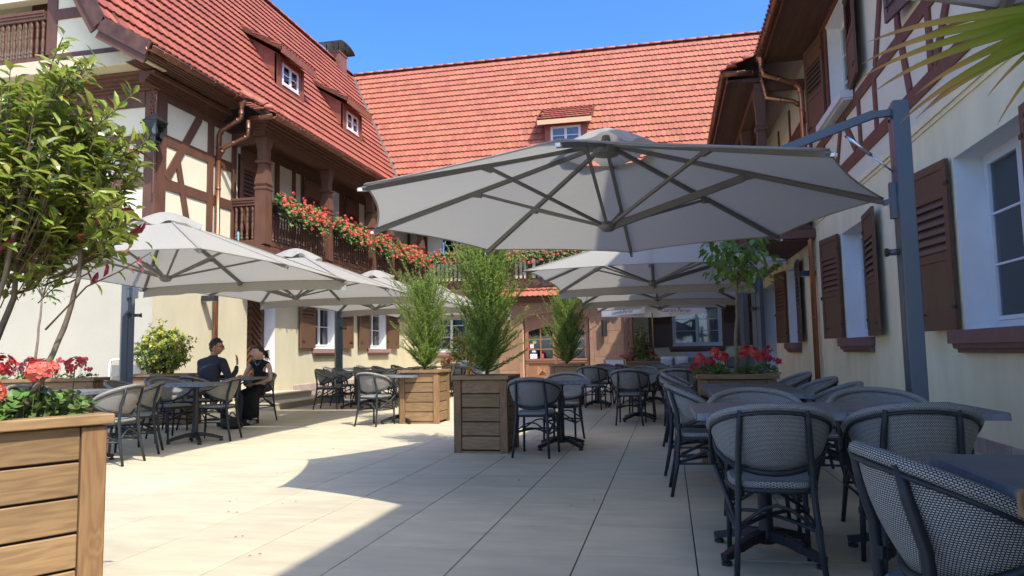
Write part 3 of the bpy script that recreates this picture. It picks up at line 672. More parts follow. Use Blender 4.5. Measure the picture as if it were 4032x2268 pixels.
# ---- left dormers
def dormer_left(y0, parent):
    W_ = 1.55; xf = -10.5; zb, zt = 8.60, 9.62; xr = -11.62; zr = 10.42
    m = MB()
    for yy in (y0, y0 + W_ - .04): m.prism([(xf, yy, zb), (xf, yy, zt), (xr, yy, zr - .1)], (0, .04, 0))
    d = part('dormer', m, M['copperS'], parent)
    for yy in (y0 - .012, y0 + W_ + .004):
        sm = MB(); sm.box(-10.93, -10.915, yy, yy + .008, 9.35, 9.8); part('cladding_seam', sm, M['copperS'], d)
    f = MB(); F2 = Fac((xf, 0, 0), (0, 1, 0), (1, 0, 0)); a, b = y0 + .28, y0 + 1.22; c, e = zb + .22, zt - .16
    F2.box(f, y0, a, zb, zt, -.06, .012); F2.box(f, b, y0 + W_, zb, zt, -.06, .012); F2.box(f, a, b, zb - .02, c, -.06, .02); F2.box(f, a, b, e, zt, -.06, .012)
    F2.box(f, y0 + .10, y0 + .15, zb, zt, .013, .035); F2.box(f, y0 + W_ - .15, y0 + W_ - .10, zb, zt, .013, .035)
    part('dormer_front', f, M['copperS'], d)
    bb = MB(); bb.beam((xf + .03, y0 - .08, zb - .02), (xf + .03, y0 + W_ + .08, zb - .02), .12, .03); part('apron_flashing', bb, M['lead'], d)
    window(F2, a, b, c, e, parent, o=-.05, leaves=2, rows=2, fr=.035, curtain='curtain')
    r_ = MB(); slab(r_, [(-10.22, y0 - .20, 9.66), (-10.22, y0 + W_ + .20, 9.66), (xr - .06, y0 + W_ + .20, zr + .06), (xr - .06, y0 - .20, zr + .06)], .05); part('dormer_roof', r_, M['copperS'], d)
    fa = MB(); fa.box(-10.24, -10.20, y0 - .22, y0 + W_ + .22, 9.50, 9.70); part('dormer_fascia', fa, M['copperS'], d)
    for yy in (y0 - .22, y0 + W_ + .18):
        fa = MB(); fa.prism([(-10.22, yy, 9.58), (-10.22, yy, 9.76), (xr - .05, yy, zr + .12), (xr - .05, yy, zr - .02)], (0, .04, 0)); part('dormer_verge', fa, M['copper'], d)
    V_ = Vector((-1.46, 0, .82)).normalized()
    tiles_on((-10.24, 0, 9.70), (0, 1, 0), V_, y0 - .14, y0 + W_ + .2, 0, 1.45, lambda u, v: y0 - .2 < u < y0 + W_ + .15, d, M['rooftile'], 0, joined='dormer_tiling')
dormer_left(17.87, LW); dormer_left(22.10, LW)
# ---- chimney
CH = root('chimney', 'copper-clad chimney with arched dark metal cap on the left roof ridge', 'chimney', (-13.4, 27.5, 13.2), True)
c = MB(); c.box(-13.75, -13.1, 27.2, 27.95, 12.6, 13.86); c.box(-13.78, -13.07, 27.17, 27.98, 13.80, 13.87); part('stack', c, M['copperS'], CH)
cp = MB(); pr_ = [(27.57 + .78 * cos(pi - pi * k / 10), 14.06 + .20 * sin(pi * k / 10)) for k in range(11)]
for (a, b) in zip(pr_[:-1], pr_[1:]): cp.prism([(-13.95, a[0], a[1]), (-13.95, b[0], b[1]), (-13.95, b[0], b[1] + .02), (-13.95, a[0], a[1] + .02)], (1.05, 0, 0))
part('cap', cp, M['black'], CH)
for (x, y) in ((-13.7, 27.25), (-13.15, 27.25), (-13.7, 27.9), (-13.15, 27.9)):
    c = MB(); c.box(x - .015, x + .015, y - .015, y + .015, 13.87, 14.20); part('cap_bracket', c, M['black'], CH)

# ================================================================== REAR WING
RW = root('hotel_wing', 'rear wing across the courtyard with sandstone entrance portal and long tiled roof', 'building', (-4, 25, 0), True)
FR = Fac((0, 25, 0), (1, 0, 0), (0, -1, 0)); FP = Fac((0, 24.3, 0), (1, 0, 0), (0, -1, 0)); FQ = Fac((0, 28, 0), (1, 0, 0), (0, -1, 0))
wall(FR, -9.2, -1.44, 0, 3.3, [(-8.35, -6.95, 1.15, 2.62), (-4.9, -2.6, 0, 2.3)], .3, 'rear_wall', M['plasterL'], M['reveal'], RW)
wall(FR, -9.2, 3.0, 3.3, 6.2, [(-8.05, -5.9, 4.3, 5.75), (-4.6, -3.2, 3.5, 5.6)], .3, 'upper_wall', M['panel'], M['reveal'], RW)
wall(FQ, -1.44, 3.0, 0, 3.3, [(.16, 1.93, 1.22, 2.78)], .3, 'recess_wall', M['plasterR'], M['reveal'], RW)
s_ = MB(); s_.box(-1.44, -1.30, 24.35, 28, 0, 3.3); part('recess_side_wall', s_, M['plasterR'], RW)
window(FR, -8.35, -6.95, 1.17, 2.62, RW, o=-.15, rows=3, curtain='curtain'); sill(FR, -8.45, -6.85, 1.15, RW, M['stoneP'])
window(FR, -8.05, -5.9, 4.3, 5.75, RW, o=-.12, leaves=2, rows=2, curtain=None); window(FR, -4.6, -3.2, 3.5, 5.6, RW, o=-.12, leaves=2, rows=2, curtain='curtain')
window(FQ, .16, 1.93, 1.24, 2.78, RW, o=-.10, leaves=2, rows=3, curtain='curtainb', fr=.07); sill(FQ, 0.0, 2.05, 1.22, RW, M['stoneR'], h=.2)
shutter(FQ, .14, .88, 1.20, 2.9, -1, radians(2), RW, M['shutter'], louv=(.50, .86)); shutter(FQ, 1.95, .88, 1.20, 2.9, 1, radians(2), RW, M['shutter'], louv=(.50, .86))
hb = MB(); FQ.box(hb, .55, 1.45, .55, .98, 0, .02); part('wall_hatch', hb, M['white'], RW)
for x in (-1.42, -1.28):
    p_ = MB(); p_.box(x, x + .11, 24.18, 24.30, 0, 3.3); part('timber_post', p_, M['timberR'], RW)
cr = MB(); cr.box(-1.44, 3.0, 24.4, 28, 3.3, 3.42); part('recess_ceiling', cr, M['panelR'], RW)
# sandstone portal: backing in joint colour, blocks proud of it
bk = MB(); arch = []
AX0, AX1, ASP, AT = -4.87, -2.60, 2.24, 2.46; AC = (AX0 + AX1) / 2; AW = (AX1 - AX0) / 2
rise = AT - ASP; RR = (AW * AW + rise * rise) / (2 * rise); CZ = AT - RR
def archz(x): return CZ + sqrt(max(0, RR * RR - (x - AC) ** 2))
N_ = 14; ax = [AX0 + (AX1 - AX0) * k / N_ for k in range(N_ + 1)]
bk.prism([FP.P(-5.72, 0, -.30), FP.P(AX0, 0, -.30), FP.P(AX0, ASP, -.30), FP.P(-5.72, ASP, -.30)], FP.N * .3)
bk.prism([FP.P(AX1, 0, -.30), FP.P(-1.44, 0, -.30), FP.P(-1.44, ASP, -.30), FP.P(AX1, ASP, -.30)], FP.N * .3)
for a, b in zip(ax[:-1], ax[1:]): bk.prism([FP.P(a, archz(a), -.30), FP.P(b, archz(b), -.30), FP.P(b, 2.78, -.30), FP.P(a, 2.78, -.30)], FP.N * .3)
bk.prism([FP.P(-5.72, ASP, -.30), FP.P(AX0, ASP, -.30), FP.P(AX0, 2.78, -.30), FP.P(-5.72, 2.78, -.30)], FP.N * .3)
bk.prism([FP.P(AX1, ASP, -.30), FP.P(-1.44, ASP, -.30), FP.P(-1.44, 2.78, -.30), FP.P(AX1, 2.78, -.30)], FP.N * .3)
portal = part('portal', bk, M['joint'], RW)
bme = {}
def block(x0, x1, z0, z1, o=.014):
    b = MB(); FP.box(b, x0 + .006, x1 - .006, z0 + .006, z1 - .006, -.004, o); part('sandstone_block', b, M['stone'], portal, bevel=.003)
for r in range(5):
    z0 = .06 + .424 * r; z1 = z0 + .424 if r < 4 else ASP
    cuts = [-2.45, -1.98, -1.44] if r % 2 else [-2.45, -2.28, -1.75, -1.44]
    for a, b in zip(cuts[:-1], cuts[1:]): block(a, b, z0, z1)
    cuts = [-5.72, -5.45, -5.02] if r % 2 else [-5.72, -5.2, -5.02]
    for a, b in zip(cuts[:-1], cuts[1:]): block(a, b, z0, z1)
for k in range(3):
    for (a, b) in ((-2.60, -2.45), (-5.02, -4.87)): block(a, b, .06 + .73 * k, .79 + .73 * k, .022)
vs_ = [-5.72, -5.2, -4.75, -4.2, -3.95, -3.52, -3.27, -2.72, -2.25, -1.85, -1.44]
for k, (a, b) in enumerate(zip(vs_[:-1], vs_[1:])):
    sl_ = lambda x: (x - AC) * .22
    def zz_(x): return archz(x) + .004 if AX0 < x < AX1 else ASP + .008
    pts = [(a + .006, zz_(a)), (b - .006, zz_(b)), (b - .006 + sl_(b), 2.772), (a + .006 + sl_(a), 2.772)]
    mid = [(a + (b - a) * t / 4, zz_(a + (b - a) * t / 4)) for t in (1, 2, 3)]
    pts = [pts[0]] + mid + pts[1:]
    pts = [(max(-5.71, min(-1.45, x)), z) for x, z in pts]
    b_ = MB(); b_.prism([FP.P(x, z, -.004) for x, z in pts], FP.N * .018); part('voussoir', b_, M['stone'], portal)
# entrance door
FD = Fac((0, 24.48, 0), (1, 0, 0), (0, -1, 0))
def leafd(x0, x1, hinge_side):
    d = MB(); st = .13
    FD.box(d, x0, x0 + st, .04, ASP - .04, 0, .06); FD.box(d, x1 - st, x1, .04, ASP - .04, 0, .06)
    FD.box(d, x0 + st, x1 - st, .04, .22, 0, .06); FD.box(d, x0 + st, x1 - st, .72, .86, 0, .06)
    n = 6; gx0, gx1 = x0 + st, x1 - st
    for k in range(n):
        a = gx0 + (gx1 - gx0) * k / n; b = gx0 + (gx1 - gx0) * (k + 1) / n
        pts = [(a, archz(a) - .50), (b, archz(b) - .50), (b, ASP - .04), (a, ASP - .04)]
        d.prism([FD.P(x, z, 0) for x, z in pts], FD.N * .06)
    FD.box(d, gx0, gx1, .22, .72, .01, .03)
    FD.box(d, (gx0 + gx1) / 2 - .022, (gx0 + gx1) / 2 + .022, .86, 1.9, .005, .052)
    for z in (1.19, 1.53): FD.box(d, gx0, gx1, z - .02, z + .02, .006, .050)
    FD.box(d, x0 + .03, x1 - .03, .80, .87, .06, .10); FD.box(d, x0 + .05, x1 - .05, .735, .775, .06, .085)
    o = part('entrance_door', d, M['door'], RW)
    for k in range(2):
        for j, (a, b) in enumerate(((.86, 1.17), (1.21, 1.51), (1.55, 1.93))):
            g = MB(); xx0 = gx0 if k == 0 else (gx0 + gx1) / 2 + .022; xx1 = (gx0 + gx1) / 2 - .022 if k == 0 else gx1
            FD.box(g, xx0, xx1, a, b, .022, .028); part('pane', g, M['glass'], o)
    cx = (gx0 + gx1) / 2; cz = .47
    for k in range(-3, 4):
        for s_ in (1, -1):
            g = MB(); t = k * .062; hl = .20 - abs(t) * .9
            if hl < .03: continue
            c = FD.P(cx + t * .7, cz + t * .7 * s_, .034)
            dv = FD.U * .7 + Vector((0, 0, -.7 * s_))
            if (s_ == 1 and k <= 0) or (s_ == -1 and k > 0):
                g.beam(c - dv * hl, c + dv * hl, .008, .05, up=FD.U * .7 + Vector((0, 0, .7 * s_))); part('inlay_strip', g, M['doorlight'], o)
    return o
dA = leafd(AX0 + .04, AC - .004, -1); dB = leafd(AC + .004, AX1 - .04, 1)
fr_ = MB()
for a, b in zip(ax[:-1], ax[1:]):
    pts = [(a, ASP - .042), (b, ASP - .042), (b, archz(b)), (a, archz(a))]
    fr_.prism([FD.P(x, z, -.02) for x, z in pts], FD.N * .06)
part('door_head', fr_, M['door'], RW)
dk = MB(); dk.box(AX0, AX1, 24.9, 24.92, 0, 2.4); part('hall_dark_sheet', dk, M['interior'], RW)  # added dark sheet paints the unlit hall behind the door
hd = MB(); hd.tube([FD.P(AC + .07, .98, .06), FD.P(AC + .07, .98, .11), FD.P(AC + .20, .98, .11)], .012, 6); part('door_handle', hd, M['black'], dB)
m_green = mat('green_sticker', (.22, .33, .05)); m_red = mat('red_sticker', (.6, .05, .06)); m_paper = mat('paper', (.75, .75, .76)); m_blue = mat('blue_sticker', (.08, .12, .35)); m_greyp = mat('grey_print', (.35, .36, .40))
def disc(mb, x, z, r, o, a0=0, a1=2 * pi): mb.prism([FD.P(x + r * cos(a0 + (a1 - a0) * k / 16), z + r * sin(a0 + (a1 - a0) * k / 16), o) for k in range(16)], FD.N * .002)
def sticker(fn, m): s_ = MB(); fn(s_); part('door_sticker', s_, m, dA)
sticker(lambda s_: disc(s_, -4.50, 1.44, .068, .0285), m_green); sticker(lambda s_: FD.box(s_, -4.655, -4.535, 1.22, 1.38, .0285, .0305), m_paper); sticker(lambda s_: FD.box(s_, -4.645, -4.545, 1.225, 1.25, .031, .032), m_red); sticker(lambda s_: FD.box(s_, -4.645, -4.545, 1.35, 1.372, .031, .032), m_red)
sticker(lambda s_: FD.box(s_, -4.625, -4.565, 1.29, 1.312, .031, .032), M['ink'])
sticker(lambda s_: disc(s_, -4.53, 1.105, .068, .0285), m_paper); sticker(lambda s_: disc(s_, -4.53, 1.105, .064, .031, pi, 2 * pi), m_blue)
sticker(lambda s_: FD.box(s_, -4.66, -4.42, .865, 1.03, .0285, .0305), m_paper)
for q in range(3): sticker(lambda s_: FD.box(s_, -4.635 + .07 * q, -4.585 + .07 * q, .955, .985, .031, .032), m_greyp)
sticker(lambda s_: FD.box(s_, -4.60, -4.50, .892, .91, .031, .032), m_greyp)
sticker(lambda s_: FD.box(s_, -4.30, -4.19, .88, 1.04, .0285, .0305), m_red)
# portal canopy
for (z0, z1, y0) in ((2.78, 2.84, 24.12), (2.842, 2.89, 24.04), (2.892, 2.95, 23.94)):
    c = MB(); c.box(-5.85 + (24.3 - y0) * .3, -1.30 - .0, y0, 24.9, z0, z1); part('portal_cornice', c, TI, RW)
pr2 = MB(); slab(pr2, [(-5.95, 23.86, 2.96), (-1.25, 23.86, 2.96), (-1.25, 24.36, 3.40), (-5.95, 24.36, 3.40)], .03); prr = part('portal_roof', pr2, M['roofunder'], RW)
tiles_on((0, 23.86, 2.96), (1, 0, 0), (0, .5, .44), -5.95, -1.22, -.02, .62, lambda u, v: True, prr, M['rooftile2'], 80)
for k in range(11):
    x = -6.0 + .44 * k; r_ = MB(); half_pipe(r_, (x, 24.36, 3.40), (x + .46, 24.36, 3.41), .115, 7, .014, r2=.10); part('ridge_tile', r_, M['rooftile2'], prr, smooth=True)
    mo = MB(); mo.box(x, x + .42, 24.23, 24.26, 3.30, 3.37); part('mortar_bed', mo, M['mortar'], prr)
# rear gallery
gs = MB(); gs.box(-8.45, 3.0, 24.18, 25.0, 3.40, 3.52); part('gallery_floor', gs, TI, RW)
e = MB(); e.box(-8.35, 3.0, 24.12, 24.18, 3.36, 3.58); part('gallery_edge_beam', e, TI, RW)
for (a, b) in ((-8.3, -5.4), (-5.2, -2.4), (-2.2, .6)): balustrade((a, 24.22), (b, 24.22), 3.52, 4.52, RW, TI, n=int((b - a) / .15))
for x in (-5.3, -2.3, .7): gal_post(x, 24.22, 3.52, 4.52, 5.85, RW, TI)
for (z0, z1, o) in ((5.85, 5.97, .14), (5.972, 6.05, .22), (6.052, 6.13, .32)):
    c = MB(); c.box(-8.3, 3.0, 24.2 - o, 24.5, z0, z1); part('gallery_cornice', c, TI, RW)
c = MB(); c.box(-8.3, 3.0, 24.5, 25.0, 6.02, 6.04); part('gallery_ceiling', c, M['soffit'], RW)
beams(FR, [((x, 3.5), (x, 6.0), .18) for x in (-8.6, -5.7, -4.75, -3.05, -1.8, 0, 1.5)] + [((-5.6, 5.0), (-4.85, 5.0), .16), ((-2.95, 5.0), (-1.9, 5.0), .16)], RW, TI)
# roof
RS = sqrt(3.6 ** 2 + 6.35 ** 2); RVv = Vector((0, 3.6, 6.35)) / RS
def lowr(y): return 7.1 - .56 * (25.4 - y)
rs = MB(); slab(rs, [(-9.6, 25.4, 7.1), (8.5, 25.4, 7.1), (8.5, 29.0, 13.45), (-13.35, 29.0, 13.45)])
slab(rs, [(-9.6, 25.4, 7.1), (-8.0, 24.0, lowr(24.0)), (8.5, 24.0, lowr(24.0)), (8.5, 25.4, 7.1)]); slab(rs, [(-13.35, 29, 13.45), (8.5, 29, 13.45), (8.5, 33.2, 6.5), (-17, 33.2, 6.5)])
roofR = part('roof', rs, M['roofunder'], RW)
tiles_on((0, 25.4, 7.1), (1, 0, 0), RVv, -13.4, 8.4, .04, RS - .2, lambda u, v: u > -9.6 - v / RS * 3.75 + .06, roofR, M['rooftile2'], 300)
lvr = Vector((0, 1, .56)).normalized()
tiles_on((0, 24.0, lowr(24.0)), (1, 0, 0), lvr, -9.6, 4, -.05, 1.5, lambda u, v: u > -8.0 - v * .9, roofR, M['rooftile2'], 0, joined='eave_tiling')
for k in range(47):
    x = -13.2 + k * .46; r_ = MB(); half_pipe(r_, (x, 29.0, 13.46), (x + .49, 29.0, 13.47), .12, 7, .014, r2=.105); part('ridge_tile', r_, M['rooftile2'], roofR, smooth=True)
gutter((-7.9, 23.92, 6.2), (1.2, 23.92, 6.2), RW)
# rear dormer
dm = MB(); yf = 26.4; xa, xb = -4.30, -2.72; zb, zt = 8.72, 9.66
for xx in (xa, xb - .04): dm.prism([(xx, yf, zb), (xx, yf, zt), (xx, 27.32, 10.36)], (.04, 0, 0))
dR = part('dormer', dm, M['copperS'], RW); F3 = Fac((0, yf, 0), (1, 0, 0), (0, -1, 0)); f = MB()
F3.box(f, xa, xa + .22, zb, zt, -.06, .012); F3.box(f, xb - .22, xb, zb, zt, -.06, .012); F3.box(f, xa + .22, xb - .22, zb, zb + .12, -.06, .012); F3.box(f, xa + .22, xb - .22, zt - .10, zt, -.06, .012); part('dormer_front', f, M['copperS'], dR)
window(F3, xa + .22, xb - .22, zb + .12, zt - .10, RW, o=-.05, leaves=2, rows=2, fr=.04, curtain='curtainb')
r_ = MB(); slab(r_, [(xa - .22, 26.12, 9.72), (xb + .2, 26.12, 9.72), (xb + .2, 27.42, 10.50), (xa - .22, 27.42, 10.50)], .05); part('dormer_roof', r_, M['copperS'], dR)
fa = MB(); fa.box(xa - .24, xb + .22, 26.09, 26.13, 9.58, 9.76); part('dormer_fascia', fa, M['palew'], dR)
for xx in (xa - .26, xb + .20):
    fa = MB(); fa.prism([(xx, 26.1, 9.66), (xx, 26.1, 9.84), (xx, 27.42, 10.64), (xx, 27.42, 10.48)], (.04, 0, 0)); part('dormer_verge', fa, M['copper'], dR)
tiles_on((0, 26.12, 9.78), (1, 0, 0), (0, 1.3, .78), xa - .15, xb + .2, 0, 1.4, lambda u, v: xa - .2 < u < xb + .18, dR, M['rooftile'], 0, joined='dormer_tiling')
# ================================================================== RIGHT WING
TR = M['timberR']
GW = root('hotel_wing', 'right wing in shade with beige wall, brown louvred shutters and timbered upper floor', 'building', (3, 12, 0), True)
FT = Fac((3, 0, 0), (0, 1, 0), (-1, 0, 0))
WO = [(2.2, 3.8, 1.22, 3.03), (6.70, 8.30, 1.22, 3.03), (11.80, 13.40, 1.22, 3.03), (17.88, 19.42, 1.20, 3.03), (24.9, 26.4, 1.20, 3.03)]
wall(FT, -3.2, 28.3, 0, 3.6, WO + [(21.78, 24.4, .02, 2.97)], .46, 'side_wall', M['plasterR'], M['reveal'], GW)
UO = [(6.9, 8.5, 5.12, 6.85), (12.12, 13.68, 5.12, 6.85)]
wall(FT, -3.2, 28.3, 3.6, 7.1, UO, .40, 'upper_wall', M['panelR'], M['reveal'], GW)
sc = MB(); FT.box(sc, -3.2, 15.5, 3.60, 3.69, .0005, .045); FT.box(sc, -3.2, 15.5, 3.55, 3.598, .0005, .02); part('string_course', sc, M['plasterR'], GW)
for (a, b, c, d) in WO:
    window(FT, a, b, c + .02, d, GW, o=-.34, leaves=2, rows=3, fr=.07)
    sill(FT, a - .12, b + .12, c, GW, M['stoneR'], out=.14, h=.23)
    if a > 5: shutter(FT, a - .03, .84, c + .01, d + .02, -1, radians(5), GW, M['shutter'])
    shutter(FT, b + .05, .84, c + .01, d + .02, 1, radians(9), GW, M['shutter'])
    hk = MB(); hk.tube([FT.P(b + .87, c + .75, .12), FT.P(b + .87, c + .75, .21)], .012, 6); hk.tube([FT.P(b + .87, c + .72, .21), FT.P(b + .87, c + .78, .21)], .015, 6); part('shutter_stay', hk, M['black'], GW)
FI = Fac((3.40, 0, 0), (0, 1, 0), (-1, 0, 0)); dd = MB(); FI.box(dd, 21.80, 23.1, .02, 2.96, -.05, 0); FI.box(dd, 23.1, 24.38, .02, 2.96, -.05, -.002); o = part('door', dd, M['shutter'], GW)
for z in (.4, 1.5): 
    dd = MB(); FI.box(dd, 21.95, 22.95, z, z + .95, .0, .015); part('door_panel', dd, M['shutter'], o)
for (a, b, c, d) in UO:
    window(FT, a, b, c + .02, d, GW, o=-.30, leaves=2, rows=3, fr=.07)
    s_ = MB(); FT.box(s_, a - .18, b + .20, c - .13, c - .01, .03, .22); FT.box(s_, a - .15, b + .17, c - .16, c - .132, .03, .17); part('window_sill', s_, M['white'], GW)
    shutter(FT, a - .06, .92, c - .02, d, -1, radians(7), GW, M['shutter']); shutter(FT, b + .14, .92, c - .02, d, 1, radians(9), GW, M['shutter'])
    beams(FT, [((a - .06, c - .1), (a - .06, 7.0), .12), ((b + .06, c - .1), (b + .06, 7.0), .12)], GW, TR)
ycol = [((-3.2, 4.06), (15.5, 4.06), .20), ((-3.2, 4.93), (15.5, 4.93), .18), ((-3.2, 6.95), (15.5, 6.95), .12),
        ((11.75, 4.15), (11.75, 4.85), .14), ((10.87, 4.15), (10.87, 4.85), .14), ((9.42, 4.16), (9.72, 5.2), .15), ((8.68, 4.15), (8.68, 4.85), .14), ((7.98, 4.85), (8.55, 4.16), .14), ((12.02, 4.16), (12.72, 4.84), .15), ((13.36, 4.16), (12.9, 4.84), .14),
        ((9.70, 5.0), (9.70, 6.9), .15), ((10.75, 5.0), (9.85, 6.85), .15), ((7.0, 4.15), (7.0, 4.85), .14), ((14.3, 4.15), (14.3, 4.85), .14), ((15.2, 4.15), (14.6, 4.85), .14), ((15.45, 3.7), (15.45, 6.9), .16), ((14.85, 5.7), (15.4, 5.7), .15), ((6.0, 4.15), (5.3, 4.85), .14), ((5.8, 5.0), (5.8, 6.9), .15)]
beams(FT, ycol, GW, TR)
# overhanging eave
for k in range(9):
    s_ = MB(); x = 2.14 + .096 * k; s_.box(x, x + .092, -3.2, 15.45, 7.0 + .006 * (k % 2), 7.03); part('soffit_board', s_, M['soffit'], GW)
s_ = MB(); s_.box(2.10, 2.135, -3.2, 15.46, 6.96, 7.14); part('fascia', s_, TR, GW)
gutter((2.045, -3.0, 7.06), (2.045, 15.42, 7.06), GW, r=.08)
rs = MB(); slab(rs, [(2.04, -3.2, 7.16), (3.4, -3.2, 7.92), (3.4, 15.6, 7.92), (2.04, 15.6, 7.16)]); slab(rs, [(1.36, 15.42, 6.93), (1.36, 29, 6.93), (3.4, 29, 7.91), (3.4, 15.42, 7.91)])
slab(rs, [(3.4, -3.2, 7.92), (3.4, 32, 7.92), (6.7, 32, 13.4), (6.7, -3.2, 13.4)]); slab(rs, [(10.0, -3.2, 7.9), (10.0, 32, 7.9), (6.7, 32, 13.4), (6.7, -3.2, 13.4)])
roofG = part('roof', rs, M['roofunder'], GW)
tiles_on((2.04, 0, 7.16), (0, 1, 0), (1.36, 0, .76), 9.0, 15.5, -.06, 1.5, lambda u, v: True, roofG, M['rooftile2'], 0, joined='eave_tiling')
tiles_on((1.36, 0, 6.93), (0, 1, 0), (2.04, 0, .98), 15.5, 26, -.06, 2.2, lambda u, v: True, roofG, M['rooftile2'], 0, joined='gallery_tiling')
for k in range(3):
    r_ = MB(); x = 1.50 + .24 * k; half_pipe(r_, (x, 15.40, 6.99 + .08 * k), (x + .27, 15.40, 7.07 + .08 * k), .11, 7, .014, r2=.095); part('hip_tile', r_, M['rooftile2'], roofG, smooth=True)
hc = MB(); hc.lathe([(.001, .10), (.06, .085), (.10, .04), (.11, -.02)], (1.50, 15.40, 6.99), 12); part('hip_cap', hc, M['rooftile2'], roofG, smooth=True)
gutter((1.33, 15.32, 6.84), (1.33, 26, 6.84), GW); gutter((1.30, 15.36, 6.84), (2.0, 15.36, 6.83), GW, step=.3)
for k in range(10):
    s_ = MB(); x = 1.42 + .10 * k; s_.box(x, x + .095, 15.5, 27.5, 6.70 - .012 * min(k, 5) + .004 * (k % 2), 6.74); part('soffit_board', s_, M['soffit'], GW)
s_ = MB(); s_.box(1.39, 1.418, 15.46, 27.5, 6.66, 6.86); part('fascia', s_, TR, GW)
s_ = MB(); s_.box(1.9, 3.0, 15.5, 28, 3.30, 3.48); part('gallery_floor', s_, TR, GW)
s_ = MB(); s_.box(1.92, 2.98, 15.6, 27.9, 3.27, 3.298); part('gallery_soffit', s_, M['soffit'], GW)
for y in (15.62, 18.4, 21.2, 24.0): gal_post(2.05, y, 3.48, 4.5, 6.45, GW, TI)
s_ = MB(); s_.box(1.94, 2.16, 15.5, 27.5, 6.45, 6.62); part('gallery_beam', s_, TI, GW); s_ = MB(); s_.box(2.16, 3.0, 15.52, 15.66, 6.45, 6.64); part('gallery_end_beam', s_, TI, GW)
balustrade((2.05, 15.8), (2.05, 18.25), 3.5, 4.5, GW, TI); balustrade((2.2, 15.62), (2.95, 15.62), 3.5, 4.5, GW, TI, n=5); balustrade((2.05, 18.55), (2.05, 21.0), 3.5, 4.5, GW, TI)
beams(FT, [((y, 3.5), (y, 6.7), .16) for y in (16.0, 17.8, 19.5, 21.5, 23.5)] + [((15.6, 5.9), (28, 5.9), .2)], GW, TR)
shutter(FT, 16.1, .8, 3.7, 5.8, 1, 0, GW, M['shutter']); shutter(FT, 19.6, .8, 3.7, 5.8, 1, 0, GW, M['shutter'])
hop = MB(); hop.lathe([(.045, -.20), (.05, -.12), (.09, 0), (.09, .05)], (2.045, 15.1, 6.98), 12); part('rain_head', hop, M['copperB'], GW, smooth=True)
pipe([(2.045, 15.1, 6.82), (2.08, 15.12, 6.66), (2.70, 15.30, 6.48), (2.80, 15.34, 6.38), (2.83, 15.36, 6.2), (2.85, 15.38, 3.75), (2.90, 15.5, 3.6)], GW, M['copperB'], .052)
pipe([(2.05, 15.36, 6.78), (2.12, 15.36, 6.45), (2.15, 15.36, 6.25), (2.68, 15.37, 6.12), (2.80, 15.37, 6.02)], GW, M['copperB'], .045)
pipe([(2.62, 15.55, 3.44), (2.86, 15.62, 3.42), (2.91, 15.64, 3.32), (2.91, 15.66, .04)], GW, M['copperB'], .055)
for k in range(60):
    y = -3 + k * .52; pl = MB(); h = .14 + .01 * random.random(); FT.box(pl, y + .008, y + .512, .001, h, .0, .028); part('plinth_stone', pl, M['plinth'], GW)
    if y > 11: break
# soft lights fixed to walls (housings only, unlit)
def wall_box(x, y, z, sx, label):
    t = root('wall_lamp', label, 'wall lamp', (x, y, z)); b = MB(); b.box(0, sx * .30, -.07, .07, -.055, .055); part('housing', b, M['wallblack'], t, bevel=.004)
    b = MB(); b.box(0, -sx * .012, -.05, .05, -.05, .05); part('mount', b, M['black'], t); b = MB(); b.box(sx * .03, sx * .27, -.055, .055, -.062, -.056); part('lens', b, M['white'], t)
wall_box(2.985, 15.80, 2.60, -1, 'black box wall lamp beside the copper downpipe of the right wing')
wall_box(-9.18, 12.95, 2.28, 1, 'black box wall lamp on the cream left wall above the seated man')
t = root('wall_lamp', 'dark cylinder wall lamp on the sandstone portal right of the door', 'wall lamp', (-2.08, 24.28, 1.84)); b = MB(); b.lathe([(.085, -.27), (.09, -.265), (.09, .265), (.085, .27)], (0, -.14, 0), 20); part('housing', b, M['wallblack'], t, smooth=False); b = MB(); b.box(-.03, .03, -.06, 0, -.05, .05); part('mount', b, M['black'], t)
# lantern on scrolled bracket
t = root('wall_lantern', 'black glass lantern hanging from an iron scroll bracket on the corner post', 'lantern', (-9.02, 11.22, 5.02), False)
b = MB(); 
def frust(mb, w0, z0, w1, z1, c=(0, 0)):
    v = []
    for (w, z) in ((w0, z0), (w1, z1)): v += [(c[0] - w, c[1] - w, z), (c[0] + w, c[1] - w, z), (c[0] + w, c[1] + w, z), (c[0] - w, c[1] + w, z)]
    mb.add(v, [(0, 3, 2, 1), (4, 5, 6, 7), (0, 1, 5, 4), (1, 2, 6, 5), (2, 3, 7, 6), (3, 0, 4, 7)])
frust(b, .15, .38, .04, .48); frust(b, .155, .36, .155, .38); frust(b, .085, -.03, .085, 0); frust(b, .03, .48, .02, .53)
for (sx, sy) in ((-1, -1), (1, -1), (1, 1), (-1, 1)): b.tube([(sx * .08, sy * .08, 0), (sx * .145, sy * .145, .36)], .007, 4)
lf = part('lantern_frame', b, M['black'], t)
g = MB(); v = [(-.078, -.078, 0), (.078, -.078, 0), (.078, .078, 0), (-.078, .078, 0), (-.14, -.14, .36), (.14, -.14, .36), (.14, .14, .36), (-.14, .14, .36)]; g.add(v, [(0, 1, 5, 4), (1, 2, 6, 5), (2, 3, 7, 6), (3, 0, 4, 7)]); part('lantern_glass', g, M['glass'], t)
b = MB(); b.lathe([(.005, .14), (.045, .17), (.055, .22), (.04, .27), (.02, .30), (.02, .36)], (0, 0, 0), 12); part('bulb', b, M['white'], t, smooth=True)
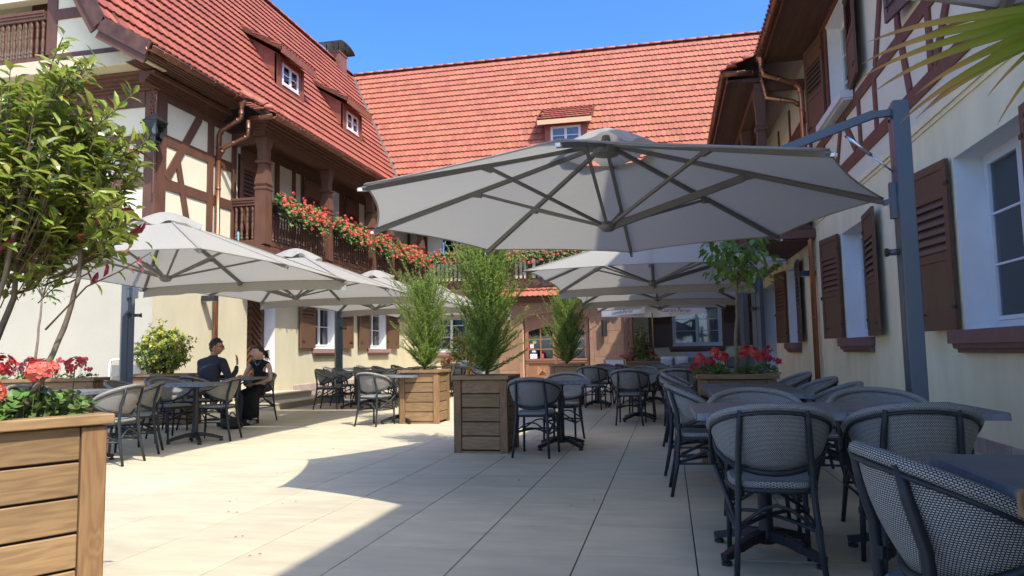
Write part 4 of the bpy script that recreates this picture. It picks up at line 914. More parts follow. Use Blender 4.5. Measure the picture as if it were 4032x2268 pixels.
b = MB(); b.tube([(-.15, .18, -.9), (-.15, .18, .95)], .014, 6); b.tube([(-.15, .16, .85), (-.08, .08, .95), (0, 0, .88), (.02, 0, .78), (0, 0, .53)], .012, 6); b.tube([(-.15, .14, .6), (-.1, .06, .66), (-.12, .0, .74), (-.17, .03, .74)], .010, 6); b.tube([(-.3, .0, .38), (-.15, .16, .38)], .012, 6)
for k in range(7): b.lathe([(.001, -.02), (.022, 0), (.001, .02)], (-.30 + .03 * k, .0, .38), 6)
for k in range(6): b.lathe([(.001, -.02), (.03, 0), (.001, .02)], (-.12 + .03 * random.random(), .05 * random.random(), .55 + .07 * k), 5)
part('bracket', b, M['copper'], t)
# thin drain pipe by the gable wall
t = root('drain_pipe', 'thin white drain pipe bending along the pale gable wall', 'pipe', (-9.95, 11.4, 0)); b = MB(); b.tube([(0, -.03, 0), (0, -.03, 1.0), (.03, -.03, 1.06), (.10, -.03, 1.08), (.9, -.03, 1.08)], .022, 8); part('pipe_run', b, M['whitepl'], t, smooth=True)
b = MB(); b.box(.06, .62, -.05, .02, .78, .98); part('panel_box', b, M['grey_fabric'], t)

# ================================================================== UMBRELLAS
def umbrella_protos(rim, zn=.50, nr=.36):
    """rim: eight canopy corners in the rim plane; alternate ribs may be short (square canopy)"""
    rim = [Vector((x, y, 0)) for x, y in rim]; RL = [v.length for v in rim]; Rmin = min(RL); NU, NV = 8, 7
    f0 = nr / Rmin
    def pt(k, t):                       # t = 0 at the neck, 1 at the rim
        v = rim[k % 8]; return Vector((v.x * (f0 + (1 - f0) * t), v.y * (f0 + (1 - f0) * t), zn * (1 - t) - (.03 * t if RL[k % 8] > Rmin * 1.2 else 0)))
    def edge(k, s_):
        q = 1 - (2 * s_ - 1) ** 2; p = pt(k, 1).lerp(pt(k + 1, 1), s_); return Vector((p.x * (1 - .028 * q), p.y * (1 - .028 * q), p.z + .010 * q))
    c = MB(); rnd = random.Random(2)
    for k in range(8):
        vv = []; fs = []
        for j in range(NV + 1):
            t = j / NV
            for i in range(NU + 1):
                s_ = i / NU; q = 1 - (2 * s_ - 1) ** 2; p = pt(k, t).lerp(pt(k + 1, t), s_); pull = 1 - .028 * q * t * t
                vv.append(Vector((p.x * pull, p.y * pull, p.z - .018 * q * sin(pi * t) + .010 * q * t ** 3)))
        for j in range(NV):
            for i in range(NU): a = j * (NU + 1) + i; fs.append((a, a + 1, a + NU + 2, a + NU + 1))
        c.add(vv, fs)
    me = c.mesh('canopy', M['canopy'], smooth=True, recalc=False)
    bm = bmesh.new(); bm.from_mesh(me); bmesh.ops.remove_doubles(bm, verts=bm.verts, dist=1e-4); bmesh.ops.recalc_face_normals(bm, faces=bm.faces); bm.to_mesh(me); bm.free()
    h = MB()
    for k in range(8): h.tube([edge(k, i / 8) for i in range(9)], .007, 5)
    hem = h.mesh('hem', M['canopy'], smooth=True)
    sm = MB()
    for k in range(8): sm.beam(pt(k, 0) + Vector((0, 0, .004)), pt(k, 1) + Vector((0, 0, .004)), .030, .006)
    seam = sm.mesh('seam', M['canopy'])
    v = MB(); n = 64; rings = [(.03, .70), (.12, .675), (.22, .63), (.31, .575), (.37, .535), (.41, .505)]; ph = [rnd.uniform(0, 6) for _ in range(6)]; vv = []
    for j, (r, z) in enumerate(rings):
        for k in range(n):
            a = 2 * pi * k / n; w = j / 5; fold = abs(sin(4 * a + ph[4]))
            dz = w * w * (.030 * sin(5 * a + ph[0]) + .020 * sin(9 * a + ph[1])) + w * .014 * sin(3 * a + ph[2]) + .016 * w * fold
            rr = r * (1 + w * .045 * sin(7 * a + ph[3]) - .05 * w * (1 - fold)); vv.append((rr * cos(a), rr * sin(a), z + dz + .010))
    v.add(vv, [(j * n + k, j * n + (k + 1) % n, (j + 1) * n + (k + 1) % n, (j + 1) * n + k) for j in range(5) for k in range(n)] + [tuple(range(n))])
    vent = v.mesh('vent', M['canopy'], smooth=True); ribs = []; struts = []; tips = []
    for k in range(8):
        d = rim[k].normalized(); e = pt(k, 1); m_ = pt(k, .42)
        rb = MB(); rb.beam(d * .10 + Vector((0, 0, zn + .06)), e + d * .02 + Vector((0, 0, -.036)), .026, .034); ribs.append(rb.mesh('rib', M['ribm']))
        st = MB(); st.beam(d * .06 + Vector((0, 0, -.085)), m_ + Vector((0, 0, -.055)), .020, .024); st.beam(m_ + Vector((0, 0, -.06)), m_ + d * .08 + Vector((0, 0, -.045)), .032, .045); struts.append(st.mesh('strut', M['ribm']))
        tp = MB(); tp.beam(e - d * .02 + Vector((0, 0, -.032)), e + d * .045 + Vector((0, 0, -.040)), .026, .020); tips.append(tp.mesh('rib_tip', M['whitepl']))
    hb = MB(); hb.lathe([(.03, -.14), (.055, -.13), (.075, -.10), (.075, -.075), (.04, -.06)], n=10); hbm = hb.mesh('hub', M['ribm'], smooth=True)
    co = MB(); co.lathe([(.04, zn - .01), (.11, zn), (.11, zn + .06), (.05, zn + .08), (.03, zn + .16)], n=10); com = co.mesh('collar', M['ribm'])
    return dict(me=me, hem=hem, seam=seam, vent=vent, ribs=ribs, struts=struts, tips=tips, hub=hbm, collar=com, pt=pt, edge=edge, rim=rim)
RO, RQ = 2.05, 1.60
UPO = umbrella_protos([(RO * cos(k * pi / 4), RO * sin(k * pi / 4)) for k in range(8)])
UPS = umbrella_protos([(RQ, 0), (RQ, RQ), (0, RQ), (-RQ, RQ), (-RQ, 0), (-RQ, -RQ), (0, -RQ), (RQ, -RQ)])
def valance_mesh(U, ks):
    v = MB(); vv0 = []
    for k in ks:
        n = 26; vv = []; am = (U['edge'](k, .5)).normalized()
        if abs(am.x) > abs(am.y): am = Vector((math.copysign(1, am.x), 0, 0))
        else: am = Vector((0, math.copysign(1, am.y), 0))
        for j in range(4):
            for i in range(n + 1):
                s_ = i / n; p = U['edge'](k, s_); w = j / 3; d = w * (.010 * sin(i * 1.1 + k) + .006 * sin(i * 2.3 + k * 2)) - .02 * w
                vv.append((p.x + am.x * d, p.y + am.y * d, p.z - .135 * w - .005 * w * sin(i * .7 + k)))
        v.add(vv, [(j * (n + 1) + i, j * (n + 1) + i + 1, (j + 1) * (n + 1) + i + 1, (j + 1) * (n + 1) + i) for j in range(3) for i in range(n)])
    return v.mesh('valance', M['canopy'], smooth=True, recalc=False)
def umbrella(cx, cy, cz, label, mast_ang, mast_dist, vents_rot=0, val=None, rot=0, tilt=(0, 0), gas=False, z_top=.70, U=None, tipped=False, amk=0, mast=True):
    U = U or UPS; t = root('cantilever_umbrella', label, 'umbrella', (cx, cy, 0), group='cantilever umbrellas along both sides of the terrace')
    B = Matrix.Translation((0, 0, cz)) @ Matrix.Rotation(tilt[0], 4, 'X') @ Matrix.Rotation(tilt[1], 4, 'Y') @ Matrix.Rotation(rot, 4, 'Z')
    c = link('canopy', U['me'], t, B); link('hem', U['hem'], c); link('seam', U['seam'], c); link('vent', U['vent'], c, Matrix.Rotation(vents_rot, 4, 'Z'))
    if val: link('valance', valance_mesh(U, val), c)
    for k in range(8):
        r_ = link('rib', U['ribs'][k], t, B); link('strut', U['struts'][k], t, B)
        if tipped: link('rib_tip', U['tips'][k], r_)
    link('hub', U['hub'], t, B); link('collar', U['collar'], t, B)
    d = Vector((cos(mast_ang), sin(mast_ang), 0)); s_ = Vector((-d.y, d.x, 0)); mp = d * mast_dist; Rr = U['rim'][amk].length
    def bx2(mb, c0, hw, hd, z0, z1):
        v = [c0 + d * a + s_ * b + Vector((0, 0, z)) for z in (z0, z1) for (a, b) in ((-hd, -hw), (hd, -hw), (hd, hw), (-hd, hw))]
        mb.add(v, [(0, 3, 2, 1), (4, 5, 6, 7), (0, 1, 5, 4), (1, 2, 6, 5), (2, 3, 7, 6), (3, 0, 4, 7)])
    zt = cz + z_top
    a0 = mp - d * .05 + Vector((0, 0, zt - .07))
    if mast:
     m = MB(); bx2(m, mp - s_ * .043, .040, .055, .03, zt); bx2(m, mp + s_ * .043, .040, .055, .03, zt - .01); bx2(m, mp, .006, .045, .03, zt - .02); ms = part('mast', m, M['metal'], t, bevel=.004)
    for s2 in ((-1, 1) if mast else ()):
        b = MB(); b.tube([mp + s_ * .043 * s2 - d * .056 + Vector((0, 0, zt - .12)), mp + s_ * .043 * s2 - d * .064 + Vector((0, 0, zt - .12))], .012, 8); part('bolt', b, M['black'], ms)
    if mast:
     b = MB(); bx2(b, mp, .19, .19, .0, .03); bx2(b, mp, .11, .09, .03, .09); part('base_plate', b, M['metal'], t)
    b = MB(); bx2(b, mp - d * .075, .030, .02, cz - .17, cz + .10); b.beam(d * (Rr + .0) + Vector((0, 0, cz - .05)), mp - d * .06 + Vector((0, 0, cz - .03)), .045, .040); part('bracket', b, M['metal'], t)
    b = MB(); b.tube([mp - d * .055 + Vector((0, 0, cz - .42)), mp - d * .13 + Vector((0, 0, cz - .42))], .024, 10); k_ = part('crank_knob', b, M['metal'], t, smooth=True)
    b = MB(); b.tube([mp - d * .13 + Vector((0, 0, cz - .42)), mp - d * .15 + Vector((0, 0, cz - .42))], .032, 12); part('knob_cap', b, M['black'], k_)
    m_ = U['pt'](amk, .42); e = d * (m_.length * .98) + Vector((0, 0, cz + m_.z + .03)) if False else d * Vector((m_.x, m_.y, 0)).length + Vector((0, 0, cz + m_.z + .03)); a0 = mp - d * .05 + Vector((0, 0, zt - .07))
    b = MB(); b.beam(a0 - d * .12, e, .05, .06); b.beam(a0 + d * .02, a0 - d * .15 + Vector((0, 0, -.005)), .04, .05); part('upper_arm', b, M['metal'], t)
    b = MB(); b.beam(e - Vector((0, 0, .10)), Vector((0, 0, cz - .095)) + d * .05, .045, .055); part('lower_arm', b, M['ribm'], t)
    if gas:
        p = a0.lerp(e, .30) - Vector((0, 0, .05)); q = mp - d * .06 + Vector((0, 0, zt - .52)); b = MB(); b.tube([p, p.lerp(q, .55)], .014, 8); b.tube([p.lerp(q, .55), q], .007, 8); part('gas_strut', b, M['chrome'], t, smooth=True)
    return t
umbrella(-.453, 5.853, 2.177, 'nearest big grey octagonal cantilever umbrella on the right, its mast by the right wall', radians(-2.5), 2.19, rot=radians(-2.5), tilt=(radians(-1.0), radians(.45)), vents_rot=.4, U=UPO, gas=True, tipped=True)
umbrella(-.20, 10.70, 2.15, 'second right-hand cantilever umbrella, half hidden behind the nearest big one', radians(47), 2.42, val=(1, 2), vents_rot=1.1, amk=1)
umbrella(-.20, 14.02, 2.15, 'third right-hand cantilever umbrella, between two others in the row', atan2(-1.66, 1.65), 2.34, val=(1, 2), vents_rot=2.0, amk=7, mast=False)
umbrella(-.18, 17.30, 2.15, 'fourth right-hand cantilever umbrella, farthest of its row before the white parasol', radians(-45), 2.42, vents_rot=2.7, amk=7)
umbrella(-5.92, 7.62, 2.14, 'front left cantilever umbrella with bright top behind the laurel bush', atan2(1.52, -1.80), 2.356, val=(1, 2), vents_rot=.2, amk=3)
umbrella(-5.95, 10.80, 2.14, 'second left-hand cantilever umbrella, over the seated couple', atan2(-1.62, -1.76), 2.39, val=(1, 2), vents_rot=2.4, amk=5, mast=False)
umbrella(-5.95, 14.10, 2.14, 'third left-hand cantilever umbrella, in front of the shuttered left windows', atan2(1.62, -1.60), 2.277, val=(1, 2), vents_rot=3.3, amk=3)
umbrella(-5.75, 17.40, 2.14, 'fourth left-hand cantilever umbrella, farthest and seen above the conifer', atan2(-1.70, -1.76), 2.447, val=(1, 2), vents_rot=4.2, amk=5, mast=False)
umbrella(.97, .61, 2.165, 'pale umbrella edge overhead at the top right behind the palm', radians(-50), 2.4, rot=radians(-4.6), tilt=(radians(1.0), radians(2.0)), U=UPO)
# printed parasols
def parasol(cx, cy, rz, size, zt, label, mirrored=False):
    t = root('printed_parasol', label, 'parasol', (cx, cy, 0), rz=rz); s = size / 2; up = .45; n = 10
    c = MB(); cor = [(-s, -s), (s, -s), (s, s), (-s, s)]
    for k in range(4):
        a, b = cor[k], cor[(k + 1) % 4]; vv = []; 
        for j in range(6):
            w = j / 5
            for i in range(n + 1):
                q = i / n; x = a[0] + (b[0] - a[0]) * q; y = a[1] + (b[1] - a[1]) * q; sag = .03 * (1 - (2 * q - 1) ** 2) * w
                vv.append((x * w * (1 - sag), y * w * (1 - sag), zt + up * (1 - w)))
        c.add(vv, [(j * (n + 1) + i, j * (n + 1) + i + 1, (j + 1) * (n + 1) + i + 1, (j + 1) * (n + 1) + i) for j in range(5) for i in range(n)])
    ca = part('canopy', c, M['whitefab'], t, recalc=False, smooth=True)
    for k in range(4):
        a, b = Vector(cor[k] + (0,)), Vector(cor[(k + 1) % 4] + (0,)); v = MB(); m_ = 20; vv = []; nn = (b - a).cross(Vector((0, 0, 1))).normalized()
        for j in range(4):
            for i in range(m_ + 1):
                q = i / m_; p = a.lerp(b, q); w = j / 3; vv.append((p.x + nn.x * .008 * w * sin(i * 1.1), p.y + nn.y * .008 * w * sin(i * 1.1), zt - .165 * w))
        v.add(vv, [(j * (m_ + 1) + i, j * (m_ + 1) + i + 1, (j + 1) * (m_ + 1) + i + 1, (j + 1) * (m_ + 1) + i) for j in range(3) for i in range(m_)])
        va = part('valance', v, M['whitefab'], t, recalc=False, smooth=True)
        for inner in (0, 1):
            fc = bpy.data.curves.new('lettering', 'FONT'); fc.body = 'Laurent-Perrier'; fc.size = .15; fc.shear = .22; fc.align_x = 'CENTER'; fc.align_y = 'CENTER'; fc.extrude = .0008; fc.space_character = 1.02; fc.offset = -.001
            fo = bpy.data.objects.new('tmp', fc); COL.objects.link(fo); dg = bpy.context.evaluated_depsgraph_get(); me = bpy.data.meshes.new_from_object(fo.evaluated_get(dg)); bpy.data.objects.remove(fo)
            me.materials.clear(); me.materials.append(M['ink'] if not inner else M['printback']); d = (b - a).normalized()
            mid = (a + b) / 2; off = .014 if not inner else -.014
            X = d; Y = Vector((0, 0, 1)); Z = X.cross(Y)
            p = mid + nn * off + Vector((0, 0, zt - .088))
            o = link('lettering', me, va, Matrix(((X.x, Y.x, Z.x, p.x), (X.y, Y.y, Z.y, p.y), (X.z, Y.z, Z.z, p.z), (0, 0, 0, 1))))
    b = MB(); b.tube([(0, 0, .04), (0, 0, zt + up + .03)], .02, 8); part('pole', b, M['brass'], t, smooth=True)
    b = MB(); b.lathe([(.24, 0), (.24, .03), (.05, .06), (.03, .2)], n=16); part('base', b, M['concrete'], t)
    for k in range(4):
        b = MB(); b.beam((0, 0, zt + up - .04), (cor[k][0] * .98, cor[k][1] * .98, zt - .01), .015, .012); part('rib', b, M['brass'], t)
M['printback'] = mat('print_show_through', (.38, .37, .37), .9)
parasol(-.42, 20.1, radians(39), 1.98, 2.20, 'white square parasol printed Laurent-Perrier beside the sandstone portal')
parasol(-5.85, 20.6, radians(4), 2.0, 2.30, 'white square parasol printed Laurent-Perrier, half hidden behind the left conifer')
# ================================================================== CHAIRS AND TABLES
def chair_proto():
    t = root('terrace_chair', 'x', 'chair'); W_ = .285
    th0 = radians(104); NU, NV = 30, 7
    def top(th):
        q = abs(th) / th0; return Vector((.292 * sin(th), -.06 - .235 * cos(th), .815 - .135 * q ** 1.9))
    def bot(th):
        q = abs(th) / th0; return Vector((.265 * sin(th), -.008 - .190 * cos(th) + .008, .505 + .155 * q ** 1.8))
    sh = MB(); vv = []; uv = []
    for j in range(NV + 1):
        for i in range(NU + 1):
            th = -th0 + 2 * th0 * i / NU; v = j / NV; a, b = bot(th), top(th); p = a.lerp(b, v); bul = .022 * sin(pi * v); p.x *= 1 + bul * 1.0; p.y -= bul * cos(th); vv.append(p); uv.append((th * .28, p.z))
    fs = [(j * (NU + 1) + i, j * (NU + 1) + i + 1, (j + 1) * (NU + 1) + i + 1, (j + 1) * (NU + 1) + i) for j in range(NV) for i in range(NU)]
    sh.add(vv, fs, [[uv[k] for k in f] for f in fs])
    me = sh.mesh('backrest', M['weave'], smooth=True, recalc=False)
    back = link('backrest', me, t)
    so_ = back.modifiers.new('thick', 'SOLIDIFY'); so_.thickness = .006
    # woven roll along the top edge
    rl = MB(); n = 10; pts = [top(-th0 + 2 * th0 * i / 36) for i in range(37)]; vv = []; uv = []; acc = 0
    for i, p in enumerate(pts):
        d = (pts[min(i + 1, 36)] - pts[max(i - 1, 0)]).normalized(); a = d.cross(Vector((0, 0, 1))).normalized(); b = a.cross(d)
        if i: acc += (p - pts[i - 1]).length
        rr = .019 * (1 if 1 < i < 35 else .8)
        for k in range(n + 1): t_ = 2 * pi * k / n; vv.append(p + (a * cos(t_) + b * sin(t_)) * rr); uv.append((acc, t_ * .019))
    fs = [(i * (n + 1) + k, i * (n + 1) + k + 1, (i + 1) * (n + 1) + k + 1, (i + 1) * (n + 1) + k) for i in range(36) for k in range(n)]
    rl.add(vv, fs, [[uv[k] for k in f] for f in fs]); link('back_roll', rl.mesh('back_roll', M['weave'], smooth=True, recalc=False), back)
    F = M['frame']
    b = MB(); b.tube([bot(-th0 * .98 + 2 * th0 * .98 * i / 24) + Vector((0, -.004 * 1, -.006)) for i in range(25)], .0145, 7); b.tube([top(-th0 * .95 + 2 * th0 * .95 * i / 24) * 1.0 + Vector((0, -.012 * cos(th0 * (i / 12 - 1)), -.024)) for i in range(25)], .0085, 6); part('back_frame', b, F, t, smooth=True)
    # legs
    for s in (-1, 1):
        b = MB(); b.tube([(s * .205, -.285, 0), (s * .186, -.240, .22), (s * .173, -.215, .44), (s * .167, -.224, .60), (s * .160, -.256, .72), (s * .152, -.270, .800)], [.0135, .016, .016, .016, .015, .013], 8); part('leg', b, F, t, smooth=True)
        b = MB(); b.tube([(s * .205, .215, 0), (s * .200, .205, .22), (s * .195, .195, .43)], [.0125, .0145, .0145], 8); part('leg', b, F, t, smooth=True)
        e = top(s * th0)
        b = MB(); b.tube([e + Vector((0, -.02, -.005)), e + Vector((s * .004, .035, -.02)), (s * .285, .115, .62), (s * .280, .165, .54), (s * .262, .165, .47), (s * .235, .10, .40), (s * .205, -.04, .33), (s * .188, -.19, .26)], .0125, 8); part('arm', b, F, t, smooth=True)
        b = MB()
        for (p, q) in (((s * .186, -.236, .24), (s * .184, -.232, .275)), ((s * .173, -.217, .40), (s * .172, -.216, .43)), ((s * .170, -.212, .50), (s * .168, -.211, .535)), ((s * .200, .205, .24), (s * .200, .204, .27)), ((s * .197, .198, .385), (s * .196, .196, .42)), ((s * .279, .16, .49), (s * .284, .14, .56))): b.tube([p, q], .0185, 8)
        part('cane_binding', b, F, t)
    b = MB()
    b.tube([(-.186, -.235, .25), (-.08, -.10, .27), (0, 0, .275), (.08, .10, .27), (.198, .205, .25)], .010, 6); b.tube([(.186, -.235, .25), (.08, -.10, .268), (0, 0, .27), (-.08, .10, .268), (-.198, .205, .25)], .010, 6)
    b.tube([(-.188, -.236, .26), (-.06, -.225, .345), (0, -.222, .36), (.06, -.225, .345), (.188, -.236, .26)], .009, 6); b.tube([(-.198, .205, .26), (-.06, .20, .345), (0, .2, .36), (.06, .20, .345), (.198, .205, .26)], .009, 6)
    for s in (-1, 1): b.tube([(s * .190, -.232, .24), (s * .2, 0, .245), (s * .2, .205, .24)], .009, 6)
    part('stretcher', b, F, t, smooth=True)
    # seat
    def ring(w, d, z, y0=-.01):
        out = []
        for k in range(28):
            a = 2 * pi * k / 28; c_, s_ = cos(a), sin(a); e = .55
            out.append(Vector((w * math.copysign(abs(c_) ** e, c_), y0 + d * math.copysign(abs(s_) ** e, s_), z)))
        return out
    b = MB(); b.tube(ring(.205, .215, .425), .0125, 6, closed=True); part('seat_frame', b, F, t, smooth=True)
    s_ = MB(); R_ = [ring(.198, .208, .432), ring(.210, .220, .442), ring(.212, .222, .456), ring(.200, .210, .466)]
    vv = [p for r in R_ for p in r]; fs = []; uvs = []
    for j in range(3):
        for k in range(28):
            f = (j * 28 + k, j * 28 + (k + 1) % 28, (j + 1) * 28 + (k + 1) % 28, (j + 1) * 28 + k); fs.append(f); u0 = k * .03; uvs.append([(u0, j * .014), (u0 + .03, j * .014), (u0 + .03, j * .014 + .014), (u0, j * .014 + .014)])
    s_.add(vv, fs, uvs); st = link('seat', s_.mesh('seat', M['weave'], smooth=True, recalc=True), t)
    p_ = MB(); vv = ring(.200, .210, .4655) + ring(.12, .12, .462) + [Vector((0, -.01, .460))]; fs = [(k, (k + 1) % 28, 28 + (k + 1) % 28, 28 + k) for k in range(28)] + [(28 + k, 28 + (k + 1) % 28, 56) for k in range(28)]
    p_.add(vv, fs); link('seat_pad', p_.mesh('seat_pad', M['seatpad'], smooth=True), st)
    u_ = MB(); u_.box(-.19, .19, -.2, .19, .425, .437); part('seat_base', u_, F, t)
    done = set()
    for ch in [c for c in t.children] + [g for c in t.children for g in c.children]:
        if ch.data.name in done: continue
        done.add(ch.data.name)
        for v in ch.data.vertices: v.co.x *= .94; v.co.z *= .985
    return t
chair0 = chair_proto(); used = [False]
GC = 'woven bistro armchairs on the terrace'
def chair(x, y, face, label):
    """face: direction the sitter looks, degrees from +Y towards +X"""
    rz = -radians(face)
    if not used[0]:
        used[0] = True; chair0.location = (x, y, 0); chair0.rotation_euler = (0, 0, rz); chair0['label'] = label; chair0['group'] = GC; return chair0
    return copy_thing(chair0, (x, y, 0), rz, label, GC)
def table_proto():
    t = root('bistro_table', 'x', 'table'); s = .345
    b = MB(); b.box(-s, s, -s, s, .722, .757); tp = part('tabletop', b, M['slate'], t, bevel=.005)
    e = MB()
    for (a, c) in (((-s, -s), (s, -s)), ((s, -s), (s, s)), ((s, s), (-s, s)), ((-s, s), (-s, -s))):
        n = 14; vv = []
        for i in range(n + 1):
            q = i / n; x = a[0] + (c[0] - a[0]) * q; y = a[1] + (c[1] - a[1]) * q; w = .003 + .0025 * random.random(); dx = (1 if c[1] != a[1] and a[0] > 0 else -1 if c[1] != a[1] else 0); dy = (1 if c[0] != a[0] and a[1] > 0 else -1 if c[0] != a[0] else 0)
            vv += [(x + dx * w, y + dy * w, .720), (x + dx * w * .6, y + dy * w * .6, .753)]
        e.add(vv, [(2 * i, 2 * i + 2, 2 * i + 3, 2 * i + 1) for i in range(n)])
    link('top_edge', e.mesh('top_edge', M['slate_edge'], recalc=False), tp)
    b = MB(); b.lathe([(.045, .06), (.042, .10), (.038, .14), (.034, .68), (.05, .70), (.06, .72)], n=14); part('column', b, M['black'], t, smooth=True)
    b = MB(); b.beam((-.24, 0, .71), (.24, 0, .71), .04, .018); b.beam((0, -.24, .711), (0, .24, .711), .04, .016); part('top_bracket', b, M['black'], t)
    for k in range(4):
        a = pi / 4 + k * pi / 2; d = Vector((cos(a), sin(a), 0)); f = MB(); L_ = [0.02, .12, .22, .30, .335]
        z = [.105, .095, .07, .045, .04]
        for i in range(4): f.beam(d * L_[i] + Vector((0, 0, z[i])), d * L_[i + 1] + Vector((0, 0, z[i + 1])), .045 - .003 * i, .05 - .006 * i)
        f.lathe([(.026, 0), (.026, .018), (.012, .02), (.012, .04)], (d.x * .315, d.y * .315, 0), 10); part('base_foot', f, M['black'], t)
    return t
table0 = table_proto(); tu = [False]
def table(x, y, rz, label):
    if not tu[0]:
        tu[0] = True; table0.location = (x, y, 0); table0.rotation_euler = (0, 0, radians(rz)); table0['label'] = label; table0['group'] = 'square bistro tables'; return
    copy_thing(table0, (x, y, 0), radians(rz), label, 'square bistro tables')
# --- right foreground
table(.46, 4.06, 1, 'dark stone table behind the central near chair of the right foreground')
table(1.155, 4.07, 1, 'dark stone table joined to its left neighbour, behind the second near chair')
table(1.06, 1.97, 0, 'nearest dark stone table at the right frame edge beside the big planter corner')
chair(.455, 3.76, 1, 'large near chair seen from behind in the right foreground, nearest to the open floor')
chair(1.09, 3.78, 4, 'near chair seen from behind, right of the central foreground chair by the wall')
chair(.77, 2.06, 84, 'closest chair of all, cut by the lower right frame, its woven back turned to us')
chair(.50, 4.66, 182, 'chair facing us across the table from the large central foreground chair')
chair(1.20, 4.60, 180, 'chair facing us on the far side of the right-hand foreground table')
table(.62, 5.68, 0, 'second-row stone table just beyond the foreground pair, chair at each side')
table(.62, 6.52, 0, 'third-row stone table just in front of the low geranium planter')
chair(.26, 5.72, 88, 'side-on chair at the left end of the second-row table, nearest of three in line')
chair(.22, 6.60, 92, 'side-on chair behind the first one at the left of the second-row tables')
chair(.20, 8.50, 95, 'side-on chair partly hidden beyond the other two beside the geranium planter')
chair(1.05, 5.72, 272, 'chair at the wall side of the second-row table, facing left')
chair(1.10, 6.75, 268, 'chair at the wall side of the third-row table, behind its neighbour')
chair(1.15, 8.20, 265, 'chair by the copper downpipe at the right end of the geranium planter')
# --- middle right
chair(-1.40, 7.62, 3, 'chair seen from behind just right of the dark central conifer planter')
table(-1.22, 8.18, 5, 'single table right of the central conifer planter, a chair before and behind it')
chair(-1.28, 8.78, 185, 'chair facing us across the single table right of the central conifer planter')
chair(-.58, 10.90, 3, 'middle chair of the three seen from behind on the centre-right aisle')
table(-.48, 11.45, 0, 'table in front of the middle aisle chair')
chair(-.46, 12.1, 182, 'chair facing us beyond the middle aisle chair')
chair(.10, 10.85, 2, 'right-hand chair of the three seen from behind on the centre-right aisle')
table(.20, 11.45, 0, 'table to the right of the middle aisle table, touching it')
chair(.22, 12.1, 180, 'chair facing us beyond the right-hand aisle chair')
chair(-1.42, 13.72, 5, 'left-hand farthest chair of the three seen from behind on the centre-right aisle')
table(-1.40, 14.3, 3, 'table beside the small conifer planter at the end of the aisle')
chair(-1.36, 14.95, 182, 'chair facing us beside the small conifer planter')
table(-.35, 15.3, 0, 'far table under the third right umbrella')
chair(-.80, 15.2, 60, 'chair turned right at the left of the far table under the third right umbrella')
chair(.12, 15.0, 235, 'chair turned left at the right of the far table under the third right umbrella')
chair(-.35, 16.0, 180, 'chair facing us behind the far table under the third right umbrella')
chair(.55, 14.6, 300, 'chair angled beside the right wall mast beyond the geranium planter')
chair(.9, 12.0, 270, 'chair behind the left geranium clump of the low planter, facing left')
# --- left front group
table(-6.15, 6.62, 0, 'front table of the left group, behind the big geranium planter')
table(-5.98, 8.33, 0, 'left group table with visible pedestal under the front left umbrella')
chair(-5.72, 6.55, 262, 'chair half hidden by the big left planter, its woven back to us')
chair(-6.02, 7.28, 238, 'second chair from the big left planter, turned away to the left')
chair(-5.90, 8.62, 258, 'chair with backrest to the right at the pedestal table of the left group')
chair(-6.80, 6.75, 90, 'chair on the wall side of the front left table')
chair(-6.62, 7.95, 80, 'chair on the wall side of the left pedestal table, nearest the umbrella mast')
chair(-6.62, 8.72, 110, 'chair angled on the wall side of the left pedestal table')
chair(-7.35, 9.55, 100, 'chair before the wooden planter of the yellow-green bush')
table(-6.80, 10.55, 8, 'table between the seated man and the seated woman')
chair(-7.02, 9.92, 20, 'chair on which the man in the dark suit sits')
chair(-6.80, 11.08, 186, 'chair on which the woman in black sits')
# --- left rear group
table(-6.35, 14.05, 0, 'front table of the rear left group, beside the third left mast')
table(-6.35, 14.90, 0, 'second table of the rear left group, just behind the front one')
table(-6.30, 16.50, 0, 'middle table of the rear left group')
table(-6.30, 18.20, 0, 'rear table of the rear left group')
table(-4.20, 10.98, 0, 'single table hidden partly by the bright left conifer planter')
chair(-4.46, 10.60, 12, 'sunlit-rimmed chair seen from behind left of the bright wooden planter')
chair(-4.15, 11.65, 190, 'chair facing us behind the bright left conifer planter')
for k, (x, y, f, s) in enumerate([(-6.80, 13.78, 85, 'leftmost chair of the rear left group, facing right by the steps'), (-6.95, 14.85, 92, 'wall-side chair beside the third left mast'), (-6.92, 15.9, 88, 'wall-side chair second behind the third left mast'), (-6.90, 16.9, 95, 'wall-side chair third behind the third left mast'), (-6.95, 18.3, 90, 'wall-side chair farthest in the rear left row'),
      (-5.75, 14.2, 268, 'aisle-side chair nearest us in the rear left row'), (-5.72, 15.2, 272, 'aisle-side chair second in the rear left row'), (-5.70, 16.4, 268, 'aisle-side chair third in the rear left row'), (-5.68, 17.9, 270, 'aisle-side chair farthest in the rear left row'),
      (-8.35, 17.2, 80, 'sunlit chair against the cream wall under the first left window'), (-8.35, 19.2, 85, 'sunlit chair against the cream wall under the second left window'), (-5.75, 19.3, 180, 'pale sunlit chair before the variegated shrub, left one'), (-5.05, 19.2, 185, 'pale sunlit chair before the variegated shrub, right one')]):
    chair(x, y, f, s)
table(-5.4, 18.6, 0, 'sunlit table in front of the variegated shrub planter')
table(-8.25, 18.2, 0, 'table by the cream wall between the two left windows')
